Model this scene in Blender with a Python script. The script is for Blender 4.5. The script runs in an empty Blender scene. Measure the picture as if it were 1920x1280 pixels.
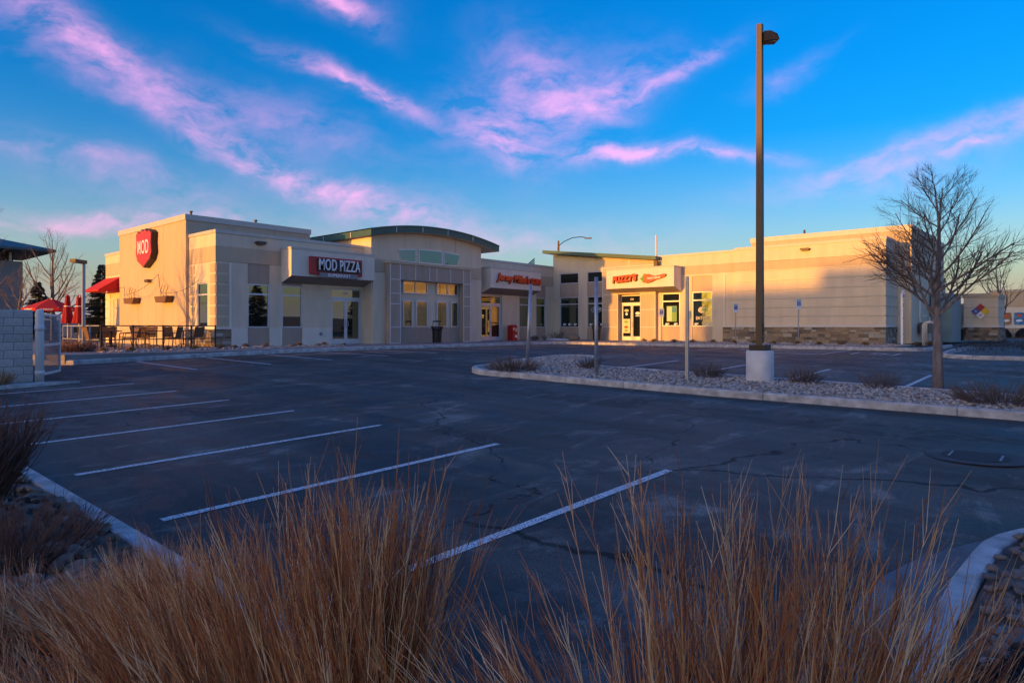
import bpy, bmesh, math, random
from mathutils import Vector, Matrix, Euler
random.seed(7)
R=math.radians
scene=bpy.context.scene
# ------------------------------------------------------------------ camera
# world axes: x runs along the shop front on the left, y runs along the wing on the right, z=0 is the shop floor
CU,CV,EYE=-13.57,-29.39,0.9
FX,FY=.7559,.6547
cam=bpy.data.cameras.new('camera'); cam.sensor_width=36; cam.lens=1230/1920*36
cam.shift_y=-27/1920; cam.clip_end=3000; cam.clip_start=.05
co=bpy.data.objects.new('camera',cam); scene.collection.objects.link(co)
co.location=(CU,CV,EYE); co.rotation_euler=(R(90),0,math.atan2(FY,FX)-R(90)); scene.camera=co
# ------------------------------------------------------------------ light
SUN_AZ=R(-11.5); SUN_EL=R(2.3)
sd=Vector((math.cos(SUN_AZ)*math.cos(SUN_EL),math.sin(SUN_AZ)*math.cos(SUN_EL),-math.sin(SUN_EL)))  # travel direction
sun=bpy.data.lights.new('sun','SUN'); sun.energy=2.0; sun.angle=R(.7); sun.color=(.66,.27,.03)
so=bpy.data.objects.new('sun',sun); scene.collection.objects.link(so)
so.rotation_euler=sd.to_track_quat('-Z','Y').to_euler()
scene.view_settings.view_transform='Standard'; scene.view_settings.look='None'
scene.view_settings.exposure=2.1; scene.view_settings.gamma=1
W=bpy.data.worlds.new('World'); scene.world=W; W.use_nodes=True
wn=W.node_tree.nodes; wl=W.node_tree.links; wn.clear()
def N(t,**k):
    n=wn.new(t)
    for a,b in k.items(): setattr(n,a,b)
    return n
sky=N('ShaderNodeTexSky',sky_type='NISHITA'); sky.sun_disc=False; sky.sun_elevation=SUN_EL
sky.sun_rotation=math.atan2(-sd.x,-sd.y); sky.altitude=300; sky.air_density=1.0; sky.dust_density=3.0; sky.ozone_density=2.7
SKY_SAT,SKY_VAL=1.4,1.15
hsv=N('ShaderNodeHueSaturation'); hsv.inputs['Hue'].default_value=.514; hsv.inputs['Saturation'].default_value=SKY_SAT; hsv.inputs['Value'].default_value=SKY_VAL
wl.new(sky.outputs[0],hsv.inputs['Color'])
tc=N('ShaderNodeTexCoord')
sep=N('ShaderNodeSeparateXYZ'); wl.new(tc.outputs['Generated'],sep.inputs[0])
def M(op,a,b=None,c=None):
    n=N('ShaderNodeMath',operation=op)
    for i,x in enumerate((a,b,c)):
        if x is None: continue
        if isinstance(x,(int,float)): n.inputs[i].default_value=x
        else: wl.new(x,n.inputs[i])
    return n.outputs[0]
# azimuth measured from the +x+y diagonal view axis, and elevation, both in radians
f_=M('ADD',M('MULTIPLY',sep.outputs[0],FX),M('MULTIPLY',sep.outputs[1],FY))
r_=M('SUBTRACT',M('MULTIPLY',sep.outputs[0],FY),M('MULTIPLY',sep.outputs[1],FX))
az=M('ARCTAN2',r_,f_); el=M('ARCSINE',sep.outputs[2])
cmb=N('ShaderNodeCombineXYZ'); wl.new(az,cmb.inputs[0]); wl.new(el,cmb.inputs[1])
warp=N('ShaderNodeTexNoise'); warp.inputs['Scale'].default_value=4.5; warp.inputs['Detail'].default_value=5; warp.inputs['Roughness'].default_value=.55
wl.new(cmb.outputs[0],warp.inputs['Vector'])
ws=N('ShaderNodeVectorMath',operation='SUBTRACT'); wl.new(warp.outputs['Color'],ws.inputs[0]); ws.inputs[1].default_value=(.5,.5,.5)
wsc=N('ShaderNodeVectorMath',operation='SCALE'); wl.new(ws.outputs[0],wsc.inputs[0]); wsc.inputs['Scale'].default_value=.12
wp=N('ShaderNodeVectorMath',operation='ADD'); wl.new(cmb.outputs[0],wp.inputs[0]); wl.new(wsc.outputs[0],wp.inputs[1])
# cloud streaks: azimuth, elevation, half length, half width, tilt, weight (degrees)
STREAKS=[(-31,18.5,9,2.0,-24,.6),(-34,20.5,5,2.4,-30,.4),(-22,13.2,11,1.5,-20,.65),(-13,10.5,8,1.2,-17,.7),(-32,8.4,12,.9,1,.75),(-36,12.5,8,1.0,-6,.3),
 (-18,27.2,5.5,1.7,-16,.8),(-13.5,25.8,3,1.2,-35,.6),(-13.5,19.3,6.5,1.1,-17,1.0),(-20,16,9,2.5,-12,.30),
 (1,18,7,4.6,15,.5),(8,19.5,4.5,2.6,25,.75),(13.5,20.5,5,.9,24,.7),(-1,15.5,4.5,2.4,-35,.7),(8,14.4,4,1.3,2,.7),(14.5,13.9,8,.75,-4,.95),(2,21,5,3.2,-25,.35),
 (23,19.6,3.5,1.1,18,.22),(33,13.2,10,1.0,9,.55),(36,12.6,7,.7,10,.55),(28,11.2,9,1.4,6,.3),(-6,9,9,2.2,-8,.35),(-28,10.5,9,2.0,-10,.28),(5,7.6,13,1.6,2,.2)]
acc=None
for a,e,L,w_,t,wt in STREAKS:
    mp=N('ShaderNodeMapping',vector_type='TEXTURE')
    mp.inputs['Location'].default_value=(R(a),R(e),0); mp.inputs['Rotation'].default_value=(0,0,R(t)); mp.inputs['Scale'].default_value=(R(L*.85),R(w_*.72),1)
    wl.new(wp.outputs[0],mp.inputs['Vector'])
    d=N('ShaderNodeVectorMath',operation='DOT_PRODUCT'); wl.new(mp.outputs[0],d.inputs[0]); wl.new(mp.outputs[0],d.inputs[1])
    g=M('EXPONENT',M('MULTIPLY',d.outputs['Value'],-1.0))
    acc=M('MULTIPLY_ADD',g,wt*.60,acc if acc is not None else 0.0)
# the same kind of cirrus goes on around the rest of the sky
amask=N('ShaderNodeMapRange'); amask.inputs[1].default_value=.75; amask.inputs[2].default_value=1.0; wl.new(M('ABSOLUTE',az),amask.inputs[0])
stv=N('ShaderNodeMapping'); stv.inputs['Scale'].default_value=(2.2,7,1); stv.inputs['Rotation'].default_value=(0,0,R(12)); wl.new(cmb.outputs[0],stv.inputs['Vector'])
gn=N('ShaderNodeTexNoise'); gn.inputs['Scale'].default_value=1.6; gn.inputs['Detail'].default_value=6; wl.new(stv.outputs[0],gn.inputs['Vector'])
gr=N('ShaderNodeMapRange'); gr.inputs[1].default_value=.5; gr.inputs[2].default_value=.78; wl.new(gn.outputs[0],gr.inputs[0])
acc=M('ADD',acc,M('MULTIPLY',M('MULTIPLY',gr.outputs[0],amask.outputs[0]),.7))
fine=N('ShaderNodeTexNoise'); fine.inputs['Scale'].default_value=13; fine.inputs['Detail'].default_value=7; fine.inputs['Roughness'].default_value=.6
fm=N('ShaderNodeMapping'); fm.inputs['Scale'].default_value=(1,2.3,1); fm.inputs['Rotation'].default_value=(0,0,R(15)); wl.new(wp.outputs[0],fm.inputs['Vector']); wl.new(fm.outputs[0],fine.inputs['Vector'])
fr=N('ShaderNodeMapRange'); fr.inputs[1].default_value=.36; fr.inputs[2].default_value=.68; fr.inputs[3].default_value=.10; fr.inputs[4].default_value=1.25; wl.new(fine.outputs[0],fr.inputs[0])
cl=M('MULTIPLY',acc,fr.outputs[0]); clc=N('ShaderNodeClamp'); wl.new(cl,clc.inputs[0]); clc.inputs['Max'].default_value=.62
mix=N('ShaderNodeMix',data_type='RGBA'); wl.new(clc.outputs[0],mix.inputs['Factor'])
CLOUD=(2.3,.95,1.7,1); mix.inputs[7].default_value=CLOUD
# pale lilac haze low over the whole horizon
hz=M('EXPONENT',M('MULTIPLY',M('ABSOLUTE',el),-1/R(4.0))); hm=N('ShaderNodeMix',data_type='RGBA'); wl.new(M('MULTIPLY',hz,.6),hm.inputs['Factor']); wl.new(hsv.outputs[0],hm.inputs[6]); hm.inputs[7].default_value=(1.35,1.2,1.55,1)
wl.new(hm.outputs[2],mix.inputs[6])
bg=N('ShaderNodeBackground'); bg.inputs['Strength'].default_value=.15; wl.new(mix.outputs[2],bg.inputs['Color'])
wo=N('ShaderNodeOutputWorld'); wl.new(bg.outputs[0],wo.inputs['Surface'])
# ------------------------------------------------------------------ materials
def mat(name,col,rough=.8,var=.0,scale=8,bump=0,bscale=40,metal=0,spec=.5,col2=None,emit=None,detail=4,stretch=None):
    m=bpy.data.materials.new(name); m.use_nodes=True; nt=m.node_tree; b=nt.nodes['Principled BSDF']
    b.inputs['Base Color'].default_value=(*col,1); b.inputs['Roughness'].default_value=rough; b.inputs['Metallic'].default_value=metal
    b.inputs['Specular IOR Level'].default_value=spec
    if emit: b.inputs['Emission Color'].default_value=(*emit[0],1); b.inputs['Emission Strength'].default_value=emit[1]
    if var or col2 or bump:
        t=nt.nodes.new('ShaderNodeTexCoord'); src=t.outputs['Object']
        if stretch:
            mp=nt.nodes.new('ShaderNodeMapping'); mp.inputs['Scale'].default_value=stretch; nt.links.new(src,mp.inputs[0]); src=mp.outputs[0]
    if var or col2:
        n=nt.nodes.new('ShaderNodeTexNoise'); n.inputs['Scale'].default_value=scale; n.inputs['Detail'].default_value=detail; nt.links.new(src,n.inputs['Vector'])
        r=nt.nodes.new('ShaderNodeValToRGB'); r.color_ramp.elements[0].position=.3; r.color_ramp.elements[1].position=.7
        c2=col2 if col2 else tuple(min(1,c*(1+var)) for c in col); c1=col if col2 else tuple(c*(1-var) for c in col)
        r.color_ramp.elements[0].color=(*c1,1); r.color_ramp.elements[1].color=(*c2,1)
        nt.links.new(n.outputs[0],r.inputs[0]); nt.links.new(r.outputs[0],b.inputs['Base Color'])
    if bump:
        n=nt.nodes.new('ShaderNodeTexNoise'); n.inputs['Scale'].default_value=bscale; n.inputs['Detail'].default_value=3; nt.links.new(src,n.inputs['Vector'])
        bp=nt.nodes.new('ShaderNodeBump'); bp.inputs['Strength'].default_value=bump; bp.inputs['Distance'].default_value=.02
        nt.links.new(n.outputs[0],bp.inputs['Height']); nt.links.new(bp.outputs[0],b.inputs['Normal'])
    return m
def objvar(m,amt=.25):   # a little colour change from piece to piece
    nt=m.node_tree; b=nt.nodes['Principled BSDF']; i=nt.nodes.new('ShaderNodeObjectInfo')
    h=nt.nodes.new('ShaderNodeHueSaturation'); mr=nt.nodes.new('ShaderNodeMapRange'); mr.inputs[3].default_value=1-amt; mr.inputs[4].default_value=1+amt
    nt.links.new(i.outputs['Random'],mr.inputs[0]); nt.links.new(mr.outputs[0],h.inputs['Value'])
    inp=b.inputs['Base Color']
    if inp.is_linked: nt.links.new(inp.links[0].from_socket,h.inputs['Color'])
    else: h.inputs['Color'].default_value=inp.default_value
    nt.links.new(h.outputs[0],inp); return m
MT={}
def stucco(name,col,rough,var,sc,bump,bs): return mat(name,col,rough,var,1.7,bump,bs,stretch=(1.5,1.5,.35),detail=6)
MT['light']=stucco('stucco_light',(.73,.61,.44),.9,.07,1.3,.25,90)
MT['pale']=stucco('stucco_pale',(.78,.70,.57),.9,.06,1.3,.2,90)
MT['tan']=stucco('stucco_tan',(.56,.445,.30),.9,.07,1.3,.25,90)
MT['taupe']=stucco('stucco_taupe',(.44,.345,.26),.9,.08,1.3,.25,90)
MT['cap']=mat('cap_metal',(.56,.53,.46),.55,.04,3)
MT['white']=mat('white_trim',(.72,.70,.66),.5)
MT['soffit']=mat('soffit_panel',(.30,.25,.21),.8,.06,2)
MT['green']=mat('green_metal',(.035,.10,.075),.45,.1,2)
MT['frame']=mat('aluminium_frame',(.62,.63,.66),.4,metal=.3)
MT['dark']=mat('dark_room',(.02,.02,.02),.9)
MT['black']=mat('black_metal',(.012,.011,.011),.5)
MT['bronze']=mat('bronze_paint',(.085,.05,.03),.5)
MT['red']=mat('red_paint',(.50,.02,.015),.45)
MT['signred']=mat('sign_red',(.42,.025,.03),.5)
MT['signdark']=mat('sign_dark',(.03,.012,.012),.5)
MT['signgrey']=mat('sign_grey',(.22,.23,.25),.5)
MT['letter']=mat('letter_white',(.85,.85,.85),.4)
MT['redletter']=mat('letter_red',(.75,.06,.015),.35)
MT['pepper']=mat('pepper_red',(.62,.07,.02),.4); MT['leafgreen']=mat('stem_green',(.10,.28,.03),.5)
MT['fabric']=mat('red_canvas',(.55,.018,.012),.85,.1,6); MT['fabricdk']=mat('dark_red_canvas',(.30,.008,.015),.85,.15,6)
MT['concrete']=mat('concrete',(.68,.67,.65),.9,.14,3,.3,60)
MT['kerb']=mat('kerb_concrete',(.48,.47,.45),.9,.35,5,.5,60,detail=9)
MT['walk']=mat('walk_concrete',(.27,.245,.225),.9,.2,.8,.3,40,detail=8)
MT['block']=objvar(mat('concrete_block',(.52,.495,.455),.95,.12,14,.6,120),.10)
MT['mortar']=mat('mortar',(.27,.26,.245),.95)
MT['galv']=mat('galvanised_steel',(.42,.43,.45),.45,.1,8,metal=.6)
MT['bark']=mat('bark',(.22,.175,.16),.9,.3,18,.5,40,stretch=(1,1,.3)); MT['twig']=mat('twig',(.13,.09,.075),.9)
MT['palebark']=mat('pale_bark',(.20,.15,.11),.9,.2,6)
MT['shrub']=mat('shrub_twig',(.17,.115,.09),.9,.4,30)
MT['redshrub']=mat('red_shrub_twig',(.15,.08,.058),.9,.4,30)
MT['needle']=mat('conifer_needles',(.05,.058,.035),.9,.4,3)
MT['juniper']=mat('juniper_needles',(.022,.026,.026),.8,.5,20)
MT['tanmound']=mat('dry_mound',(.30,.19,.09),.9,.3,12)
for i,c in enumerate([(.50,.175,.055),(.64,.335,.135),(.22,.07,.026),(.80,.57,.33)]): MT['g%d'%i]=mat('dry_grass_%d'%i,c,.7,.2,9)
MT['teal']=mat('teal_paint',(.17,.27,.28),.6,.08,2); MT['beige']=mat('beige_paint',(.48,.44,.37),.7,.05,2)
MT['iron']=mat('dark_iron',(.028,.02,.016),.5,.2,12); MT['wicker']=mat('brown_mesh',(.16,.08,.035),.7,.3,40)
MT['paint']=None
MT['brown']=mat('brown_grass',(.12,.075,.04),.95,.3,3)
MT['snow']=mat('snow',(.85,.87,.9),.7)
MT['blue']=mat('sign_blue',(.01,.09,.42),.4); MT['signwhite']=mat('sign_white',(.80,.82,.82),.4); MT['yellow']=mat('sign_yellow',(.75,.5,.03),.4)
MT['signgreen']=mat('sign_green_text',(.05,.25,.12),.5)
MT['cream']=mat('decal_cream',(.75,.66,.40),.6); MT['lime']=mat('decal_green',(.22,.42,.10),.6)
MT['bulb']=mat('bulb_glass',(.8,.75,.6),.2)
MT['roofing']=mat('roof_membrane',(.3,.3,.3),.9)
def glassmat(name,tint,refl,base=(.012,.014,.012)):
    m=bpy.data.materials.new(name); m.use_nodes=True; nt=m.node_tree; nt.nodes.clear()
    o=nt.nodes.new('ShaderNodeOutputMaterial'); mx=nt.nodes.new('ShaderNodeMixShader'); d=nt.nodes.new('ShaderNodeBsdfDiffuse'); g=nt.nodes.new('ShaderNodeBsdfGlossy')
    d.inputs[0].default_value=(*base,1); g.inputs[0].default_value=(*tint,1); g.inputs['Roughness'].default_value=.015
    fz=nt.nodes.new('ShaderNodeLayerWeight'); fz.inputs['Blend'].default_value=.35
    ma=nt.nodes.new('ShaderNodeMath'); ma.operation='MULTIPLY_ADD'; ma.inputs[1].default_value=.5; ma.inputs[2].default_value=refl; ma.use_clamp=True
    nt.links.new(fz.outputs['Fresnel'],ma.inputs[0]); nt.links.new(ma.outputs[0],mx.inputs[0]); nt.links.new(d.outputs[0],mx.inputs[1]); nt.links.new(g.outputs[0],mx.inputs[2]); nt.links.new(mx.outputs[0],o.inputs[0]); return m
MT['glass']=glassmat('window_glass',(.84,.95,.78),.20)
MT['glassteal']=glassmat('teal_glass',(.42,.52,.60),.25,(.02,.05,.06))
MT['glassdark']=glassmat('dark_glass',(.8,.8,.75),.05)
def asphalt():
    m=bpy.data.materials.new('asphalt'); m.use_nodes=True; nt=m.node_tree; b=nt.nodes['Principled BSDF']; L=nt.links
    t=nt.nodes.new('ShaderNodeTexCoord')
    def noise(sc,st=(1,1,1),det=5,rot=0,rough=.5,dist=0):
        mp=nt.nodes.new('ShaderNodeMapping'); mp.inputs['Scale'].default_value=st; mp.inputs['Rotation'].default_value=(0,0,rot); L.new(t.outputs['Object'],mp.inputs[0])
        n=nt.nodes.new('ShaderNodeTexNoise'); n.inputs['Scale'].default_value=sc; n.inputs['Detail'].default_value=det; n.inputs['Roughness'].default_value=rough; n.inputs['Distortion'].default_value=dist; L.new(mp.outputs[0],n.inputs['Vector']); return n.outputs[0]
    def ramp(x,a,b_,c,d):
        r=nt.nodes.new('ShaderNodeMapRange'); r.inputs[1].default_value=a; r.inputs[2].default_value=b_; r.inputs[3].default_value=c; r.inputs[4].default_value=d; L.new(x,r.inputs[0]); return r.outputs[0]
    def mul(a,b_):
        n=nt.nodes.new('ShaderNodeMath'); n.operation='MULTIPLY'
        for i,x in enumerate((a,b_)):
            if isinstance(x,float): n.inputs[i].default_value=x
            else: L.new(x,n.inputs[i])
        return n.outputs[0]
    big=ramp(noise(.22,(1,1.5,1),4),.35,.65,.78,1.2)
    stain=ramp(noise(.9,(1.3,.75,1),9,.3,.68,1.2),.44,.53,.34,1.0)       # oil and damp stains
    light=ramp(noise(1.3,(.45,1.1,1),9,.2,.68,.8),.53,.62,1.0,2.0)       # dusty dry patches
    grain=ramp(noise(95,(1,1,1),3),.3,.7,.5,1.5); lane=ramp(noise(1.0,(.75,.06,1),4,.05,.55,.3),.4,.62,.62,1.22)
    spk=ramp(noise(150,(1,1,1),1),.66,.74,1.0,3.2)
    v=mul(mul(mul(mul(mul(big,stain),light),grain),spk),lane)
    c=nt.nodes.new('ShaderNodeMix'); c.data_type='RGBA'; c.inputs[6].default_value=(0,0,0,1); c.inputs[7].default_value=(.105,.095,.083,1); c.clamp_factor=False; L.new(v,c.inputs[0])
    # hairline cracks
    vo=nt.nodes.new('ShaderNodeTexVoronoi'); vo.feature='DISTANCE_TO_EDGE'; vo.inputs['Scale'].default_value=.16
    wv=nt.nodes.new('ShaderNodeTexNoise'); wv.inputs['Scale'].default_value=1.2; wv.inputs['Detail'].default_value=6; L.new(t.outputs['Object'],wv.inputs['Vector'])
    va=nt.nodes.new('ShaderNodeVectorMath'); va.operation='MULTIPLY_ADD'; va.inputs[1].default_value=(1.2,1.2,0); L.new(wv.outputs['Color'],va.inputs[0]); L.new(t.outputs['Object'],va.inputs[2]); L.new(va.outputs[0],vo.inputs['Vector'])
    ck=ramp(vo.outputs['Distance'],.0012,.0032,.25,1.0)
    c2=nt.nodes.new('ShaderNodeMix'); c2.data_type='RGBA'; c2.blend_type='MULTIPLY'; c2.inputs[0].default_value=1; L.new(c.outputs[2],c2.inputs[6])
    cc=nt.nodes.new('ShaderNodeCombineColor'); [L.new(ck,cc.inputs[i]) for i in range(3)]; L.new(cc.outputs[0],c2.inputs[7])
    L.new(c2.outputs[2],b.inputs['Base Color'])
    L.new(ramp(stain,.5,1.0,.55,.88),b.inputs['Roughness']); b.inputs['Specular IOR Level'].default_value=.35
    bp=nt.nodes.new('ShaderNodeBump'); bp.inputs['Strength'].default_value=.5; bp.inputs['Distance'].default_value=.006; L.new(noise(170,(1,1,1),2),bp.inputs['Height']); L.new(bp.outputs[0],b.inputs['Normal'])
    return m
MT['asphalt']=asphalt()
def worn_paint():
    m=bpy.data.materials.new('worn_white_paint'); m.use_nodes=True; nt=m.node_tree; b=nt.nodes['Principled BSDF']
    t=nt.nodes.new('ShaderNodeTexCoord'); n=nt.nodes.new('ShaderNodeTexNoise'); n.inputs['Scale'].default_value=60; n.inputs['Detail'].default_value=5; nt.links.new(t.outputs['Object'],n.inputs['Vector'])
    r=nt.nodes.new('ShaderNodeValToRGB'); r.color_ramp.elements[0].position=.38; r.color_ramp.elements[0].color=(.07,.07,.075,1); r.color_ramp.elements[1].position=.50; r.color_ramp.elements[1].color=(.78,.78,.78,1)
    nt.links.new(n.outputs[0],r.inputs[0]); nt.links.new(r.outputs[0],b.inputs['Base Color']); b.inputs['Roughness'].default_value=.75; return m
MT['paint']=worn_paint()
MT['stones']=objvar(mat('veneer_stone',(.31,.235,.155),.9,.28,9,.6,30),.38)
MT['stonelight']=objvar(mat('veneer_stone_pale',(.46,.42,.34),.9,.15,9,.5,30),.12)
MT['stonedark']=objvar(mat('veneer_stone_dark',(.16,.13,.10),.9,.25,9,.6,30),.25)
MT['pebble']=objvar(mat('river_stone',(.20,.155,.125),.75,.2,9),.45)
MT['gravel']=mat('gravel',(.34,.30,.265),.9,.45,28,detail=2)
MT['rock']=objvar(mat('rock',(.17,.13,.10),.9,.35,5,.6,20),.3)
# ------------------------------------------------------------------ helpers
COL=scene.collection
def link(name,me,m=None,parent=None,loc=None):
    o=bpy.data.objects.new(name,me); COL.objects.link(o)
    if m is not None and me is not None:
        for x in (m if isinstance(m,(list,tuple)) else [m]): me.materials.append(x)
    if parent: o.parent=parent
    if loc: o.location=loc
    return o
def tag(o,label=None,cat=None,group=None,kind=None):
    if label:o['label']=label
    if cat:o['category']=cat
    if group:o['group']=group
    if kind:o['kind']=kind
    return o
def thing(name,label,cat,loc=(0,0,0),group=None,rz=0):
    o=bpy.data.objects.new(name,None); COL.objects.link(o); o.location=loc; o.rotation_euler=(0,0,rz); o.empty_display_size=.2
    return tag(o,label,cat,group)
class MB:
    def __init__(s): s.v=[];s.f=[];s.mi=[]
    def add(s,vs,fs,mi=0):
        n=len(s.v); s.v+=[tuple(x) for x in vs]; s.f+=[tuple(i+n for i in f) for f in fs]; s.mi+=[mi]*len(fs)
    def box(s,x0,x1,y0,y1,z0,z1,mi=0):
        if x0>x1:x0,x1=x1,x0
        if y0>y1:y0,y1=y1,y0
        if z0>z1:z0,z1=z1,z0
        s.add([(x0,y0,z0),(x1,y0,z0),(x1,y1,z0),(x0,y1,z0),(x0,y0,z1),(x1,y0,z1),(x1,y1,z1),(x0,y1,z1)],
              [(0,3,2,1),(4,5,6,7),(0,1,5,4),(1,2,6,5),(2,3,7,6),(3,0,4,7)],mi); return s
    def prism(s,poly,ax,d0,d1,mi=0):  # poly of (a,z); ax 'A': a=x,d=y ; 'B': a=y,d=x
        n=len(poly); P=(lambda a,d,z:(a,d,z)) if ax=='A' else (lambda a,d,z:(d,a,z))
        vs=[P(a,d0,z) for a,z in poly]+[P(a,d1,z) for a,z in poly]
        s.add(vs,[tuple(range(n)),tuple(range(2*n-1,n-1,-1))]+[(i,i+n,(i+1)%n+n,(i+1)%n) for i in range(n)],mi); return s
    def tube(s,pts,rad,n=6,mi=0,cap=True):
        pts=[Vector(p) for p in pts]; base=len(s.v); k=len(pts)
        if not isinstance(rad,(list,tuple)): rad=[rad]*k
        up=None
        for i,p in enumerate(pts):
            t=(pts[min(i+1,k-1)]-pts[max(i-1,0)])
            if t.length<1e-9:t=Vector((0,0,1))
            t.normalize()
            if up is None:
                up=t.orthogonal().normalized()
            else:
                up=up-t*up.dot(t)
                up=up.normalized() if up.length>1e-6 else t.orthogonal().normalized()
            b=t.cross(up)
            for j in range(n):
                a=2*math.pi*j/n; q=p+(up*math.cos(a)+b*math.sin(a))*rad[i]; s.v.append((q.x,q.y,q.z))
        for i in range(k-1):
            for j in range(n):
                s.f.append((base+i*n+j,base+i*n+(j+1)%n,base+(i+1)*n+(j+1)%n,base+(i+1)*n+j)); s.mi.append(mi)
        if cap and n>2:
            s.f.append(tuple(base+j for j in reversed(range(n)))); s.f.append(tuple(base+(k-1)*n+j for j in range(n))); s.mi+=[mi,mi]
        return s
    def lathe(s,prof,cx=0,cy=0,n=20,mi=0):
        base=len(s.v)
        for r,z in prof:
            for j in range(n):
                a=2*math.pi*j/n; s.v.append((cx+r*math.cos(a),cy+r*math.sin(a),z))
        for i in range(len(prof)-1):
            for j in range(n):
                s.f.append((base+i*n+j,base+i*n+(j+1)%n,base+(i+1)*n+(j+1)%n,base+(i+1)*n+j)); s.mi.append(mi)
        s.f.append(tuple(base+j for j in reversed(range(n)))); s.f.append(tuple(base+(len(prof)-1)*n+j for j in range(n))); s.mi+=[mi,mi]; return s
    def mesh(s,name,smooth=False,fix=False):
        me=bpy.data.meshes.new(name); me.from_pydata(s.v,[],s.f); me.polygons.foreach_set('material_index',s.mi)
        if fix:
            bm=bmesh.new(); bm.from_mesh(me); bmesh.ops.recalc_face_normals(bm,faces=bm.faces); bm.to_mesh(me); bm.free()
        if smooth: me.polygons.foreach_set('use_smooth',[True]*len(s.f))
        me.update(); return me
    def build(s,name,m,parent=None,smooth=False,loc=None,fix=True): return link(name,s.mesh(name,smooth,fix),m,parent,loc)
def bx(name,m,parent,x0,x1,y0,y1,z0,z1): return MB().box(x0,x1,y0,y1,z0,z1).build(name,m,parent,fix=False)
def fb(ax,a0,a1,d0,d1,z0,z1): return (a0,a1,d0,d1,z0,z1) if ax=='A' else (d0,d1,a0,a1,z0,z1)
def fbox(name,m,parent,ax,a0,a1,d0,d1,z0,z1): return bx(name,m,parent,*fb(ax,a0,a1,d0,d1,z0,z1))
def holed(name,m,parent,ax,a0,a1,z0,z1,d0,d1,holes):
    A=sorted({a0,a1,*[h[0] for h in holes],*[h[1] for h in holes]}); Z=sorted({z0,z1,*[h[2] for h in holes],*[h[3] for h in holes]})
    A=[a for a in A if a0<=a<=a1]; Z=[z for z in Z if z0<=z<=z1]
    def full(i,j):
        if i<0 or j<0 or i>=len(A)-1 or j>=len(Z)-1: return False
        a=(A[i]+A[i+1])/2; z=(Z[j]+Z[j+1])/2
        return not any(h[0]<a<h[1] and h[2]<z<h[3] for h in holes)
    mb=MB(); P=(lambda a,d,z:(a,d,z)) if ax=='A' else (lambda a,d,z:(d,a,z))
    for i in range(len(A)-1):
        for j in range(len(Z)-1):
            if not full(i,j): continue
            p,q,r,s=A[i],A[i+1],Z[j],Z[j+1]
            mb.add([P(p,d0,r),P(q,d0,r),P(q,d0,s),P(p,d0,s)],[(0,1,2,3)]); mb.add([P(p,d1,r),P(q,d1,r),P(q,d1,s),P(p,d1,s)],[(3,2,1,0)])
            if not full(i-1,j): mb.add([P(p,d0,r),P(p,d1,r),P(p,d1,s),P(p,d0,s)],[(0,3,2,1)])
            if not full(i+1,j): mb.add([P(q,d0,r),P(q,d1,r),P(q,d1,s),P(q,d0,s)],[(0,1,2,3)])
            if not full(i,j-1): mb.add([P(p,d0,r),P(q,d0,r),P(q,d1,r),P(p,d1,r)],[(0,3,2,1)])
            if not full(i,j+1): mb.add([P(p,d0,s),P(q,d0,s),P(q,d1,s),P(p,d1,s)],[(0,1,2,3)])
    me=mb.mesh(name); bm=bmesh.new(); bm.from_mesh(me); bmesh.ops.remove_doubles(bm,verts=bm.verts,dist=1e-4); bmesh.ops.recalc_face_normals(bm,faces=bm.faces); bm.to_mesh(me); bm.free()
    return link(name,me,m,parent)
def window(parent,ax,a0,a1,z0,z1,d,trans=(),mull=(),glass='glass',depth=.10,fw=.055,name='window'):
    """frame as the part, each pane a sub-part; d is the outer face of the frame"""
    if a0>a1:a0,a1=a1,a0
    mb=MB(); Z=[z0,*trans,z1]; A=[a0,*mull,a1]
    mb.box(*fb(ax,a0,a0+fw,d,d+depth,z0,z1)).box(*fb(ax,a1-fw,a1,d,d+depth,z0,z1)).box(*fb(ax,a0+fw,a1-fw,d+.001,d+depth,z0,z0+fw)).box(*fb(ax,a0+fw,a1-fw,d+.001,d+depth,z1-fw,z1))
    for t in trans: mb.box(*fb(ax,a0+fw,a1-fw,d+.004,d+depth,t-fw*.7,t+fw*.7))
    for t in mull: mb.box(*fb(ax,t-fw*.6,t+fw*.6,d+.007,d+depth,z0+fw,z1-fw))
    w=mb.build(name,MT['frame'],parent,fix=False)
    for i in range(len(A)-1):
        for j in range(len(Z)-1):
            fbox('pane',MT[glass],w,ax,A[i]+.02,A[i+1]-.02,d+.045,d+.06,Z[j]+.02,Z[j+1]-.02)
    return w
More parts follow.
